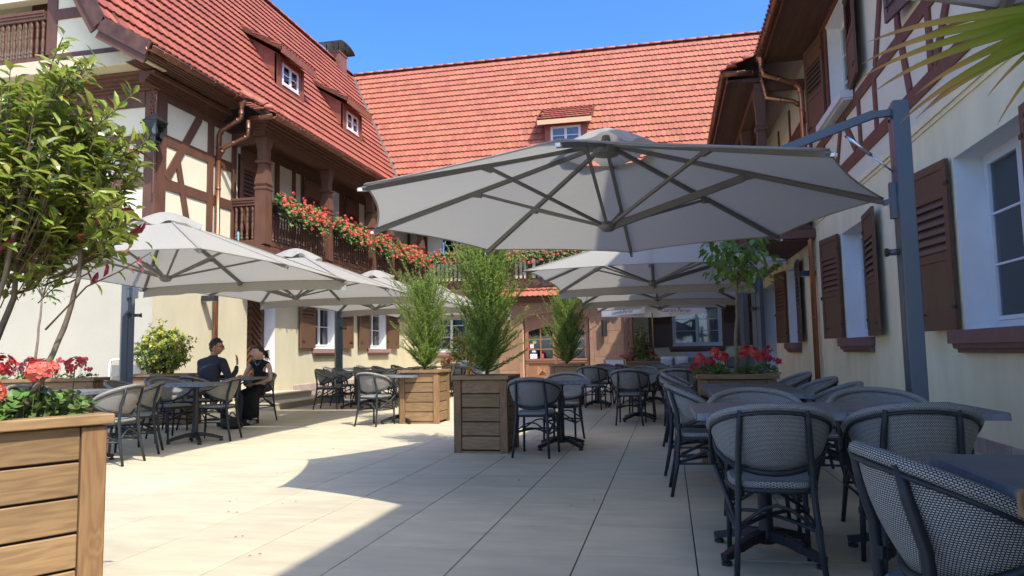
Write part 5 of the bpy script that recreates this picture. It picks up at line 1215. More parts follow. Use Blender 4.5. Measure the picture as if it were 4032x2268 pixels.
# ================================================================== PLANTERS
def planter(x, y, rz, w, d, h, label, boards=5, post=.085):
    t = root('wooden_planter', label, 'planter', (x, y, 0), rz=rz)
    rim = .045; body = h - rim; bh = (body - .03) / boards
    for (sx, sy) in ((-1, -1), (1, -1), (1, 1), (-1, 1)):
        p = MB(); cx, cy = sx * (w / 2 - post / 2), sy * (d / 2 - post / 2); p.box(cx - post / 2, cx + post / 2, cy - post / 2, cy + post / 2, 0, body - .006); part('corner_post', p, M['woodv'], t, bevel=.005)
    bm1 = MB(); L1 = w - 2 * post - .006; bm1.box(-L1 / 2, L1 / 2, -.011, .011, -bh / 2 + .006, bh / 2 - .006); me1 = bm1.mesh('board', M['wood'], bevel=.004)
    bm2 = MB(); L2 = d - 2 * post - .006; bm2.box(-L2 / 2, L2 / 2, -.011, .011, -bh / 2 + .006, bh / 2 - .006); me2 = bm2.mesh('board', M['wood'], bevel=.004)
    for k in range(boards):
        z = .03 + bh * (k + .5)
        for s in (-1, 1):
            link('board', me1, t, Matrix.Translation((random.uniform(-.002, .002), s * (d / 2 - .026), z))); link('board', me2, t, Matrix.Translation((s * (w / 2 - .026), 0, z)) @ Matrix.Rotation(pi / 2, 4, 'Z'))
    o_ = .022; wd = .10
    for s in (-1, 1):
        r = MB(); r.box(-w / 2 - o_, w / 2 + o_, s * (d / 2 + o_) - (wd if s > 0 else 0), s * (d / 2 + o_) + (0 if s > 0 else wd), body, h); part('rim_board', r, M['wood'], t, bevel=.005)
        r = MB(); r.box(-d / 2 - o_ + wd + .002, d / 2 + o_ - wd - .002, -wd / 2, wd / 2, body + .0005, h - .0005); me = r.mesh('rim_board', M['wood'], bevel=.005); link('rim_board', me, t, Matrix.Translation((s * (w / 2 + o_ - wd / 2), 0, 0)) @ Matrix.Rotation(pi / 2, 4, 'Z'))
    l = MB(); l.box(-w / 2 + .04, w / 2 - .04, -d / 2 + .04, d / 2 - .04, .03, body - .02); part('liner', l, M['soil'], t)
    fr = MB(); fr.box(-w / 2 + post, w / 2 - post, -d / 2 + .004, d / 2 - .004, .0, .022); part('base_rail', fr, M['wood'], t)
    return t
# near left planter: its long face runs 30 degrees off the courtyard axis; right end at (-2.44, 2.79)
e1 = Vector((-.5, -.866)); e2 = Vector((-.866, .5)); cA = Vector((-2.44, 2.79)) + e1 * .65 + e2 * .32
planter(cA.x, cA.y, radians(60), 1.30, .64, .83, 'big near wooden planter of the laurel bush, cut by the left frame', boards=5, post=.10)
planter(-3.84, 11.10, 0, .64, .60, .83, 'bright sunlit wooden planter with feathery conifer left of centre', boards=5)
planter(-2.02, 7.95, 0, .60, .60, .83, 'shaded central wooden planter holding the tallest conifer', boards=5)
planter(-2.05, 14.75, 0, .62, .60, .83, 'small distant wooden planter with conifer in front of the entrance door', boards=5)
planter(.62, 7.42, 0, .70, .56, .83, 'low wide wooden planter with red geraniums and standard tree by the right wall', boards=5)
planter(.875, .95, 0, .66, .66, .84, 'wooden planter corner cut by the lower right frame edge', boards=5)
planter(-.76, 20.0, 0, 1.0, .5, .80, 'far wooden planter of the cone-shaped golden shrub beside the deck chair', boards=5)
planter(-6.1, 21.2, 0, 1.25, .5, .80, 'far wooden planter of the round variegated shrub at the left rear', boards=5)
planter(-8.28, 10.62, radians(8), 1.15, .5, .83, 'wooden planter of the yellow-green bush by the left umbrella mast', boards=5)
planter(-8.55, 8.55, radians(20), 1.5, .5, .83, 'wooden planter with spindly geraniums against the pale gable wall', boards=5)
# ================================================================== DECK CHAIR, SOFA
t = root('deck_chair', 'white printed deck chair with pale wooden frame before the sandstone wall', 'deck chair', (-1.33, 18.4, 0), rz=radians(8))
def ln(mb, a, b, r=.014): mb.beam(a, b, r * 2, r * 1.6)
for s in (-1, 1):
    b = MB(); ln(b, (s * .27, -.42, .02), (s * .27, .38, .86)); part('back_rail', b, M['palew'], t); b = MB(); ln(b, (s * .245, .42, .02), (s * .245, -.45, .36)); part('seat_rail', b, M['palew'], t)
for (y, z) in ((.38, .86), (-.45, .36), (.42, .03), (-.42, .03)):
    b = MB(); ln(b, (-.28, y, z), (.28, y, z)); part('cross_bar', b, M['palew'], t)
c = MB(); vv = []; pr_ = [(.37, .86), (.28, .68), (.18, .50), (.08, .36), (-.05, .27), (-.2, .26), (-.44, .37)]
for (y, z) in pr_: vv += [(-.225, y, z), (.225, y, z)]
c.add(vv, [(2 * i, 2 * i + 1, 2 * i + 3, 2 * i + 2) for i in range(6)]); sg = part('sling', c, M['whitefab'], t, recalc=False, smooth=True)
r_ = MB(); dv = Vector((0, .19, .36)).normalized(); nn = Vector((0, -.36, .19)).normalized() * -1
cc = Vector((.02, .235, .60)); 
for kk, (ra, rb) in enumerate(((.115, .104),)):
    vv = []
    for k in range(24):
        a = 2 * pi * k / 24
        for rr in (ra, rb): vv.append(cc + Vector((rr * cos(a), 0, 0)) + dv * rr * sin(a) + Vector((0, -.006, .003)))
    r_.add(vv, [(2 * k, (2 * k + 2) % 48, (2 * k + 3) % 48, 2 * k + 1) for k in range(24)])
for k, w in enumerate((.06, .085, .07, .05)):
    p = cc + dv * (.045 - .03 * k) + Vector((0, -.006, .003)); q = dv * .008; r_.add([p + Vector((-w, 0, 0)), p + Vector((w, 0, 0)), p + Vector((w, 0, 0)) + q, p + Vector((-w, 0, 0)) + q], [(0, 1, 2, 3)])
part('round_print', r_, M['blueprint'], sg, recalc=False)
t = root('garden_sofa', 'grey cushioned outdoor sofa under the rear right window', 'sofa', (.95, 25.6, 0))
b = MB(); b.box(-1.9, 1.9, -.4, .4, .1, .30); part('sofa_base', b, M['grey_fabric'], t, bevel=.02)
for k in range(4):
    b = MB(); x = -1.9 + .95 * k; b.box(x + .01, x + .94, -.42, .25, .30, .44); part('seat_cushion', b, M['grey_fabric'], t, bevel=.04); b = MB(); b.box(x + .01, x + .94, .15, .38, .44, .82); part('back_cushion', b, M['grey_fabric'], t, bevel=.05)
t0 = root('low_table', 'dark low table in front of the grey outdoor sofa', 'table', (.9, 24.3, 0)); b = MB(); b.box(-.5, .5, -.3, .3, .38, .41); part('tabletop', b, M['slate'], t0)
for (sx, sy) in ((-1, -1), (1, -1), (1, 1), (-1, 1)):
    b = MB(); b.box(sx * .46 - .02, sx * .46 + .02, sy * .26 - .02, sy * .26 + .02, 0, .38); part('leg', b, M['black'], t0)
def pillow(x, y, z, rz, label, logo=False):
    t = root('pillow', label, 'pillow', (x, y, z), rz=rz); m = MB(); n = 8; w = .21; vv = []
    for s in (-1, 1):
        for j in range(n + 1):
            for i in range(n + 1):
                u = -1 + 2 * i / n; v = -1 + 2 * j / n; th = .07 * (1 - u ** 4) * (1 - v ** 4); k = 1 + .06 * (u * u * v * v); vv.append((u * w * k, s * th - .08 * v * 1.0, v * w * k + w))
    q = n + 1; fs = []
    for s in (0, 1):
        for j in range(n):
            for i in range(n): a = s * q * q + j * q + i; fs.append((a, a + 1, a + q + 1, a + q))
    m.add(vv, fs); me = m.mesh('cushion', M['whitefab'], smooth=True); cu = link('cushion', me, t)
    if logo:
        fc = bpy.data.curves.new('monogram', 'FONT'); fc.body = 'LP'; fc.size = .17; fc.shear = .3; fc.align_x = 'CENTER'; fc.align_y = 'CENTER'; fc.extrude = .001; fc.space_character = .72
        fo = bpy.data.objects.new('tmp', fc); COL.objects.link(fo); me = bpy.data.meshes.new_from_object(fo.evaluated_get(bpy.context.evaluated_depsgraph_get())); bpy.data.objects.remove(fo); me.materials.clear(); me.materials.append(M['ink'])
        link('monogram', me, cu, Matrix.Translation((0, -.082, w)) @ Matrix.Rotation(pi / 2 - .35, 4, 'X'))
pillow(1.62, 25.55, .44, radians(-8), 'white pillow with black LP monogram on the right part of the grey sofa', True)
pillow(-.12, 25.6, .44, radians(6), 'plain white pillow at the left end of the grey sofa'); pillow(.40, 25.6, .44, radians(-4), 'small white pillow in the middle of the grey sofa, behind geraniums')
t = root('planter_tray', 'white menu card standing on the far table before the variegated shrub', 'menu card', (-5.35, 18.6, .76)); b = MB(); b.prism([(-.10, -.03, 0), (.10, -.03, 0), (.10, 0, .15), (-.10, 0, .15)], (0, .004, 0)); part('card', b, M['white'], t); t.name = 'menu_card'
# ================================================================== PLANTS
def rv(s=1.0): 
    while True:
        v = Vector((random.uniform(-1, 1), random.uniform(-1, 1), random.uniform(-1, 1)))
        if .05 < v.length <= 1: return v * s
def leafq(mb, p, d, up, L, W, fold=.25, droop=.15):
    d = d.normalized(); a = d.cross(up)
    if a.length < 1e-3: a = d.cross(Vector((1, 0, 0)))
    a.normalize(); n = a.cross(d).normalized()
    m1 = p + d * L * .35; t = p + d * L - n * L * droop; m2 = p + d * L * .7 - n * L * droop * .35
    w1 = a * W * .5; w2 = a * W * .40
    mb.add([p, m1 + w1 + n * W * fold, m1, m1 - w1 + n * W * fold, m2 + w2 + n * W * fold * .8, m2, m2 - w2 + n * W * fold * .8, t],
           [(0, 1, 2), (0, 2, 3), (1, 4, 5, 2), (2, 5, 6, 3), (4, 7, 5), (5, 7, 6)])
def rosette(mb, p, d, n, L, W, spread=1.0, mb2=None, p2=0):
    d = d.normalized()
    for k in range(n):
        r = rv().normalized(); r = (r - d * r.dot(d)); r = r.normalized() if r.length > .01 else d
        q = (d * random.uniform(.15, .9) + r * spread).normalized(); tgt = mb2 if (mb2 is not None and random.random() < p2) else mb
        leafq(tgt, p + d * random.uniform(-.03, .02), q, d, L * random.uniform(.7, 1.15), W * random.uniform(.8, 1.1))
# ---- laurel bush in the near left planter
T = root('laurel_bush', 'large glossy multi-stemmed laurel bush filling the upper left foreground', 'bush', (-2.95, 2.50, .8), True)
def limb(pts, r0, r1, parent, name='stem', m='bark'):
    b = MB(); n = len(pts); P = [Vector(p) + (rv(.008) if 0 < i < n - 1 else Vector()) for i, p in enumerate(pts)]
    fine = []
    for i in range(n - 1):
        for q in range(4): fine.append(P[i].lerp(P[i + 1], q / 4) + rv(.004))
    fine.append(P[-1]); b.tube(fine, [r0 + (r1 - r0) * i / (len(fine) - 1) + random.uniform(-.001, .0015) for i in range(len(fine))], 7); return part(name, b, M[m], parent, smooth=True)
stems = [[(-2.78, 2.62, .78), (-2.66, 2.66, 1.0), (-2.58, 2.68, 1.2), (-2.50, 2.66, 1.42), (-2.45, 2.62, 1.8)], [(-2.92, 2.58, .78), (-2.88, 2.6, 1.1), (-2.80, 2.62, 1.35), (-2.74, 2.58, 1.7), (-2.7, 2.5, 2.1)],
         [(-3.02, 2.55, .78), (-3.02, 2.6, 1.2), (-2.96, 2.65, 1.5), (-2.98, 2.6, 1.9)], [(-3.1, 2.5, .78), (-3.10, 2.52, 1.1), (-3.12, 2.5, 1.5), (-3.15, 2.45, 2.0)], [(-2.9, 2.45, .78), (-2.75, 2.42, 1.1), (-2.62, 2.42, 1.4), (-2.5, 2.4, 1.9)]]
for s_ in stems: limb(s_, .015, .008, T)
BC = Vector((-2.88, 2.56, 1.86)); BR = Vector((.66, .55, .49))
la, lr, tw = MB(), MB(), MB(); singles = []
for k in range(800):
    v = rv(); 
    if v.length < .45 and random.random() < .6: v = v.normalized() * random.uniform(.5, 1)
    p = BC + Vector((v.x * BR.x, v.y * BR.y, v.z * BR.z)); 
    if v.z < -.55 and random.random() < .5: continue
    base = BC + Vector((v.x * BR.x * .5, v.y * BR.y * .5, -.35 + v.z * .2)); d = (p - base).normalized(); d = (d + Vector((0, 0, .35))).normalized()
    q = p - d * random.uniform(.10, .22); tw.tube([q, p], [.003, .002], 3, cap=False)
    if k % 3 == 0: tw.tube([base, base.lerp(q, .5) + rv(.02), q], [.005, .004, .003], 4, cap=False)
    for c in range(random.randint(2, 3)): rosette(la, q.lerp(p, (c + 1) / 3), d, 4, .078, .031, .8, lr, .008 if c < 2 else .02)
for k in range(26):   # looser shoots breaking the outline
    a = random.uniform(-.6, 2.2); z = random.uniform(-.7, 1.0); d = Vector((cos(a) * .8, sin(a) * .3 - .1, z)).normalized(); p0 = BC + Vector((d.x * BR.x, d.y * BR.y, d.z * BR.z)) * .9; p1 = p0 + (d + Vector((0, 0, .3))) * random.uniform(.10, .2)
    tw.tube([p0, p0.lerp(p1, .5) + rv(.01), p1], [.004, .003, .002], 4, cap=False)
    for c in range(4): rosette(la, p0.lerp(p1, (c + 1) / 4), (p1 - p0), 3, .08, .028, .9, lr, .12)
p0 = Vector((-2.42, 2.62, 1.38)); p1 = Vector((-2.14, 2.66, 1.52))
tw.tube([Vector((-2.6, 2.6, 1.2)), p0, p0.lerp(p1, .5) + Vector((0, 0, -.01)), p1], [.005, .004, .003, .002], 4)
for c in range(6): rosette(la, p0.lerp(p1, c / 5), (p1 - p0), 2, .075, .026, 1, lr, .35)
part('twigs', tw, M['twig'], T, kind='stuff', recalc=False)
def split_leaves(mb, name, stuffname, m, parent, nbig):
    """8 verts / 6 faces a leaf: the nearest become parts of their own, the rest one part"""
    n = len(mb.v) // 8; idx = sorted(range(n), key=lambda k: (Vector(mb.v[k * 8]) - Vector((0, 0, CAM_H))).length)
    big = idx[:nbig]; rest = set(idx[nbig:]); F6 = [(0, 1, 2), (0, 2, 3), (1, 4, 5, 2), (2, 5, 6, 3), (4, 7, 5), (5, 7, 6)]
    for k in big:
        x = MB(); x.add(mb.v[k * 8:k * 8 + 8], F6); part(name, x, m, parent, recalc=False)
    y = MB()
    for k in idx[nbig:]: y.add(mb.v[k * 8:k * 8 + 8], F6)
    if y.f: part(stuffname, y, m, parent, kind='stuff', recalc=False)
split_leaves(la, 'leaf', 'foliage', M['leafA'], T, 280); split_leaves(lr, 'red_leaf', 'red_foliage', M['leafRed'], T, 20)

def shrub(x, y, z0, name, label, rx, ry, h, mats, n, L, W, shape='ball', kind='shrub', stemh=.0):
    t = root(name, label, kind, (x, y, z0)); mbs = [MB() for _ in mats]; tw = MB()
    for k in range(n):
        while True:
            v = rv(); zz = (v.z + 1) / 2
            if shape == 'cone':
                lim = (1 - zz) ** .75 * .95 + .08
                if sqrt(v.x ** 2 + v.y ** 2) > lim: continue
                if sqrt(v.x ** 2 + v.y ** 2) < lim * .5: continue
            elif v.length < .5: continue
            break
        p = Vector((v.x * rx, v.y * ry, stemh + zz * h)); d = Vector((v.x, v.y, v.z * .6 + .4)).normalized()
        if random.random() < .08: p += d * random.uniform(.03, .12)
        if k % 3 == 0: tw.tube([Vector((0, 0, .05)) + Vector((p.x * .2, p.y * .2, p.z * .4)), p], [.006, .002], 3, cap=False)
        mi = 0
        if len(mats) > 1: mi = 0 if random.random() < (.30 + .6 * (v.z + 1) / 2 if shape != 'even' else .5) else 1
        rosette(mbs[mi], p, d, 5, L, W, .9)
    for m, mb in zip(mats, mbs):
        if mb.f: part('foliage', mb, M[m], t, kind='stuff', recalc=False)
    part('twigs', tw, M['twig'], t, recalc=False); return t
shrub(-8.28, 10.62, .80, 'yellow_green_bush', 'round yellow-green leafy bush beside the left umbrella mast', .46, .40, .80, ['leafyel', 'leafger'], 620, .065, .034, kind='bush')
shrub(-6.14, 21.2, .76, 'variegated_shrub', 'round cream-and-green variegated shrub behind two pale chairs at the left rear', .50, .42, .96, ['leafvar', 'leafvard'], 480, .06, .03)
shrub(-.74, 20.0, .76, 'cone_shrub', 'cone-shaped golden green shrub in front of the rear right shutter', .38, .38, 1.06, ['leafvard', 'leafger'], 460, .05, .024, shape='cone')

def conifer(x, y, z0, h, r, label, seed, mname='leafcon', bare=.05):
    rnd = random.Random(seed); t = root('feathery_conifer', label, 'conifer', (x, y, z0)); f = [MB(), MB()]; w = MB()
    w.tube([(0, 0, 0), (.01, .0, h * .5), (0, .01, h * .9)], [.018, .012, .004], 6)
    def U_(a, b): return rnd.uniform(a, b)
    nb = 270
    lobes = [(U_(0, 6.28), U_(.3, 1), U_(.7, 1.3)) for _ in range(7)]
    for k in range(nb):
        q = k / nb; zb = bare + (h * .86 - bare) * q ** 1.1; a = k * 2.4 + U_(-.4, .4)
        prof = sin(pi * min(1, (.30 + q * .60))) ** .5; lob = 1 + .38 * sum(w_ * math.exp(-((cos(a - la_) - 1) ** 2) * 3 - ((q - lq_) / .22) ** 2) for la_, lq_, w_ in lobes) - .18; ln_ = r * prof * lob * U_(.55, 1.45) + .08; lift = U_(.15, 1.1) + q * 1.0
        d = Vector((cos(a), sin(a), lift)).normalized(); p = Vector((0, 0, zb)); pts = [p]; m = 7; st = ln_ / m * sqrt(1 + lift * .6)
        if z0 + zb > 2.6: continue
        for j in range(m):
            d = (d + Vector((U_(-.16, .16), U_(-.16, .16), U_(-.02, .14)))).normalized(); p = p + d * st; pts.append(p)
        w.tube(pts, [.005] * 3 + [.003] * (len(pts) - 3), 3, cap=False)
        for j in range(1, len(pts)):
            for s in range(3):
                b = pts[j - 1].lerp(pts[j], (s + .5) / 3); dd = (pts[j] - pts[j - 1]).normalized()
                for sd in (-1, 1):
                    side = dd.cross(Vector((U_(-.6, .6), U_(-.6, .6), 1))).normalized() * sd; e = (dd * .8 + side * U_(.5, 1.0) + Vector((0, 0, U_(-.1, .25)))).normalized(); L = .068 * (1.15 - .5 * j / m) * U_(.7, 1.2)
                    wd = e.cross(Vector((U_(-1, 1), U_(-1, 1), U_(-1, 1)))).normalized() * .005; tgt = f[0] if rnd.random() < .72 else f[1]
                    tgt.add([b - wd, b + wd, b + e * L], [(0, 1, 2)])
                    for q_ in (.3, .55, .8):
                        c = b + e * L * q_
                        for s2 in (-1, 1):
                            g = (e * .8 + side.cross(e).normalized() * s2 * .3 + (dd * s2 * .5)).normalized(); L2 = L * .45 * (1.1 - q_ * .5); w2 = g.cross(e)
                            w2 = (w2.normalized() if w2.length > .01 else Vector((0, 0, 1))) * .0046; tgt.add([c - w2, c + w2, c + g * L2], [(0, 1, 2)])
    part('foliage', f[0], M[mname], t, kind='stuff', recalc=False); part('inner_foliage', f[1], M['leafcond'], t, kind='stuff', recalc=False); part('branches', w, M['twig'], t, recalc=False); return t
conifer(-3.84, 11.10, .80, 1.34, .40, 'bright green feathery conifer in the sunlit wooden planter', 11)
conifer(-2.02, 7.95, .80, 1.42, .345, 'tallest dark green feathery conifer in the central shaded planter', 12, bare=.06)
conifer(-2.05, 14.75, .80, 1.40, .36, 'small feathery conifer standing before the arched entrance door', 13)

def standard_tree(x, y, z0, h, label, cr, cz, n, lean=(0, 0), seed=3, L=.09, W=.06, tr=.024):
    rnd = random.Random(seed); t = root('standard_tree', label, 'tree', (x, y, z0)); top = Vector((lean[0], lean[1], h))
    b = MB(); pts = [Vector((0, 0, 0)).lerp(top, k / 8) + Vector((rnd.uniform(-.008, .008), rnd.uniform(-.008, .008), 0)) for k in range(9)]; b.tube(pts, [tr - .008 * k / 8 for k in range(9)], 8); part('trunk', b, M['bark'], t, smooth=True)
    b = MB(); f = MB()
    for k in range(9):
        a = k * 2.4; e = top + Vector((cos(a) * cr * rnd.uniform(.3, .8), sin(a) * cr * rnd.uniform(.3, .8), rnd.uniform(.3, .9) * cz)); b.tube([top - Vector((0, 0, .02)), top.lerp(e, .4) + Vector((0, 0, .02)), e], [.010, .007, .004], 5, cap=False)
        for j in range(n // 9):
            v = Vector((rnd.uniform(-1, 1), rnd.uniform(-1, 1), rnd.uniform(-1, 1))) * .45; p = e.lerp(top, rnd.uniform(0, .45)) + Vector((v.x * cr, v.y * cr, v.z * cz * .8))
            leafq(f, p, Vector((v.x, v.y, -.4 + rnd.uniform(-.3, .4))), Vector((0, 0, 1)), L * rnd.uniform(.7, 1.2), W * rnd.uniform(.8, 1.1), .12)
    part('branches', b, M['bark'], t, smooth=True); part('foliage', f, M['leaftree'], t, kind='stuff', recalc=False); return t
standard_tree(.66, 7.72, .78, .98, 'slim standard tree in the geranium planter, crown tucked under the umbrella', .42, .55, 300, lean=(.05, .10))
b = MB()
standard_tree(-8.62, 8.45, .78, 1.20, 'thin staked tree behind the laurel stems at the pale gable wall', .35, .7, 120, lean=(.08, .02), seed=9, L=.06, W=.035, tr=.02)

# ---- geraniums
def head_mesh(name, m, r=.042, n=26, seed=1, ps=.020):
    rnd = random.Random(seed); b = MB()
    for k in range(n):
        z = rnd.uniform(-.35, 1); a = rnd.uniform(0, 2 * pi); s = sqrt(1 - z * z); d = Vector((s * cos(a), s * sin(a), z)); c = d * r * rnd.uniform(.75, 1.1); a1 = d.cross(Vector((rnd.random(), rnd.random(), rnd.random()))).normalized(); a2 = d.cross(a1)
        for q in range(4):
            t = q * pi / 2 + rnd.uniform(-.3, .3); e = a1 * cos(t) + a2 * sin(t); g = a1 * -sin(t) + a2 * cos(t)
            b.add([c, c + e * ps * .6 + g * ps * .42 + d * .003, c + e * ps + d * .002, c + e * ps * .6 - g * ps * .42 + d * .003], [(0, 1, 2, 3)])
    return b.mesh(name, m, recalc=False)
HM = [head_mesh('flower_head', M['petal'], seed=1), head_mesh('flower_head', M['petalb'], seed=2), head_mesh('flower_head', M['petal'], seed=3, r=.034, n=18), head_mesh('flower_head', M['petalp'], seed=4, r=.036, n=14)]
def gleaf(mb, p, n, r, rnd):
    a = n.cross(Vector((rnd.random() - .5, rnd.random() - .5, rnd.random() - .5))).normalized(); b = n.cross(a); vs = [p]; m = 8
    for k in range(m):
        t = -2.7 + 5.4 * k / (m - 1); rr = r * (1 if k % 2 else .82); vs.append(p + (a * cos(t) + b * sin(t)) * rr + n * r * .22)
    mb.add(vs, [(0, k + 1, k + 2) for k in range(m - 1)])
def geranium(x, y, z, rz, w, d, label, nl, nh, hup=.12, droop=0.0, heads=(0, 1, 2), seed=1, lr=.03, hz=(.10, .24), out=-1, lup=.12, group=None, hs=1.0, name='geranium_plant'):
    rnd = random.Random(seed); t = root(name, label, 'geraniums', (x, y, z), rz=rz, group=group); f = MB(); s = MB()
    for k in range(nl):
        px = rnd.uniform(-w / 2, w / 2); q = rnd.random(); env = 1 - .35 * abs(2 * px / w) ** 3
        if droop: py = out * d * q * rnd.uniform(.3, 1.0); pz = lup * env * (1 - q) * rnd.uniform(.3, 1.2) - droop * q * q * rnd.uniform(.2, 1.1) + .02
        else: py = rnd.uniform(-d / 2, d / 2); pz = lup * env * rnd.uniform(0, 1.0)
        n = Vector((rnd.uniform(-.6, .6), (out * .7 if droop else 0) + rnd.uniform(-.6, .6), rnd.uniform(.3, 1))).normalized(); gleaf(f, Vector((px, py, pz)), n, lr * rnd.uniform(.6, 1.2), rnd)
        if k % 5 == 0: s.tube([(px * .9, 0 if droop else py * .8, 0), (px, py, pz)], .0022, 3, cap=False)
    part('foliage', f, M['leafger'], t, kind='stuff', recalc=False)
    for k in range(nh):
        px = -w / 2 + w * (k + rnd.uniform(.1, .9)) / nh; q = rnd.random()
        if droop: py = out * d * (q * 1.0 + .08) * rnd.uniform(.8, 1.1); pz = hup * (1 - q) * rnd.uniform(.5, 1.3) - droop * q ** 1.3 * rnd.uniform(.35, 1.05) + .05
        else: py = rnd.uniform(-d * .5, d * .5); pz = rnd.uniform(*hz)
        o = link('flower_head', HM[rnd.choice(heads)], t); sc = hs * rnd.uniform(.75, 1.2); o.location = (px, py, pz); o.rotation_euler = (rnd.uniform(-.5, .5) + (out * -.7 if droop else 0), rnd.uniform(-.5, .5), rnd.uniform(0, 6)); o.scale = (sc, sc, sc * .85)
        s.tube([(px * .92, py * .6, 0), (px * .97, py * .85, pz * .6), (px, py, pz)], .0028, 4, cap=False)
    part('stems', s, M['stemg'], t, recalc=False); return t
c0 = cA
def pa(a, b): return c0 + (-e1) * a + (-e2) * b     # along the long side, towards the camera side
for k, (a, b, nh, lb) in enumerate([(.42, .02, 5, 'red geraniums at the right corner of the big near planter'), (.08, .10, 5, 'red geraniums in the middle of the big near planter, below the slanted stem'), (-.30, .08, 4, 'red geraniums at the left frame edge in the big near planter')]):
    p = pa(a, b); geranium(p.x, p.y, .79, radians(60), .42, .44, lb, 420, nh + 2, heads=(0, 1) if k else (0, 0, 1), seed=20 + k, lr=.026, hz=(.15, .27), lup=.15, hs=1.2)
geranium(-8.55, 8.55, .78, radians(20), 1.35, .36, 'thin-stemmed crimson geraniums before the pale gable wall', 170, 15, heads=(3, 0, 3), seed=31, lr=.035, hz=(.16, .34), lup=.14, hs=1.2)
geranium(.40, 7.50, .79, 0, .34, .34, 'crimson geraniums at the left of the low planter by the right wall', 120, 9, heads=(3, 0), seed=32, lr=.03, hz=(.08, .26), lup=.12, hs=1.2)
geranium(.86, 7.62, .79, 0, .36, .40, 'crimson geraniums at the right of the low planter by the right wall', 120, 9, heads=(3, 0), seed=33, lr=.03, hz=(.10, .28), lup=.12, hs=1.2)
geranium(-1.12, 19.85, .77, 0, .30, .3, 'crimson geraniums left of the cone-shaped shrub', 60, 8, heads=(3,), seed=34, hz=(.05, .22), hs=1.4); geranium(-.46, 19.85, .77, 0, .36, .3, 'crimson geraniums right of the cone-shaped shrub', 60, 7, heads=(3,), seed=35, hz=(.05, .3), hs=1.3)
geranium(-6.6, 21.05, .77, 0, .3, .3, 'coral geraniums left of the round variegated shrub', 60, 6, heads=(1,), seed=36, hz=(.05, .2), hs=1.4); geranium(-5.7, 21.05, .77, 0, .5, .3, 'coral geraniums right of the round variegated shrub', 60, 8, heads=(1, 0), seed=37, hz=(.05, .2), hs=1.4)
def flower_box(x, y, z, rz, w, label):
    t = root('flower_box', label, 'flower box', (x, y, z), rz=rz, group='dark flower boxes hung on the gallery rails'); b = MB(); v = []
    for (a, c_, zz) in ((w / 2 - .03, .07, 0), (w / 2, .10, .20)): v += [(-a, -c_, zz), (a, -c_, zz), (a, c_, zz), (-a, c_, zz)]
    b.add(v, [(0, 3, 2, 1), (4, 5, 6, 7), (0, 1, 5, 4), (1, 2, 6, 5), (2, 3, 7, 6), (3, 0, 4, 7)]); part('trough', b, M['wallblack'], t, bevel=.006)
    for s in (-1, 1):
        b = MB(); b.tube([(s * w * .3, -.10, .06), (s * w * .3, -.11, .2), (s * w * .3, .14, .3), (s * w * .3, .17, .2)], .006, 4); part('hanger', b, M['black'], t)
yb = [14.75, 15.85, 17.6, 18.75, 20.35, 21.9, 23.1]
nm = ['nearest', 'second', 'third', 'fourth', 'fifth', 'sixth', 'farthest']
for k, y in enumerate(yb):
    flower_box(-8.33, y, 4.22, radians(90), .95, nm[k] + ' flower box along the left gallery rail')
    geranium(-8.33, y, 4.40, radians(90), 1.30, .38, nm[k] + ' cascade of coral geraniums along the left gallery rail', 460, 36, hup=.30, droop=.50, heads=(1, 1, 0, 2), seed=50 + k, lr=.042, out=-1, lup=.27, hs=.98)
for k, (x, nn) in enumerate([(-7.6, 'left'), (-6.55, 'middle'), (-5.5, 'right')]):
    flower_box(x, 24.04, 4.22, 0, .95, nn + ' flower box on the rear gallery, left of the tall conifer'); geranium(x, 24.02, 4.40, 0, 1.2, .36, nn + ' cascade of coral geraniums on the rear gallery left of the tall conifer', 340, 34, hup=.24, droop=.50, heads=(1, 1, 2), seed=60 + k, lr=.042, lup=.24, hs=1.0)
for k, (x, nn) in enumerate([(-4.3, 'left'), (-3.2, 'right')]):
    flower_box(x, 24.04, 4.22, 0, .95, nn + ' flower box on the rear gallery over the entrance'); geranium(x, 24.02, 4.40, 0, 1.2, .36, nn + ' cascade of pink and red geraniums over the entrance', 330, 30, hup=.24, droop=.46, heads=(1, 3, 2), seed=64 + k, lr=.042, lup=.24, hs=1.0)
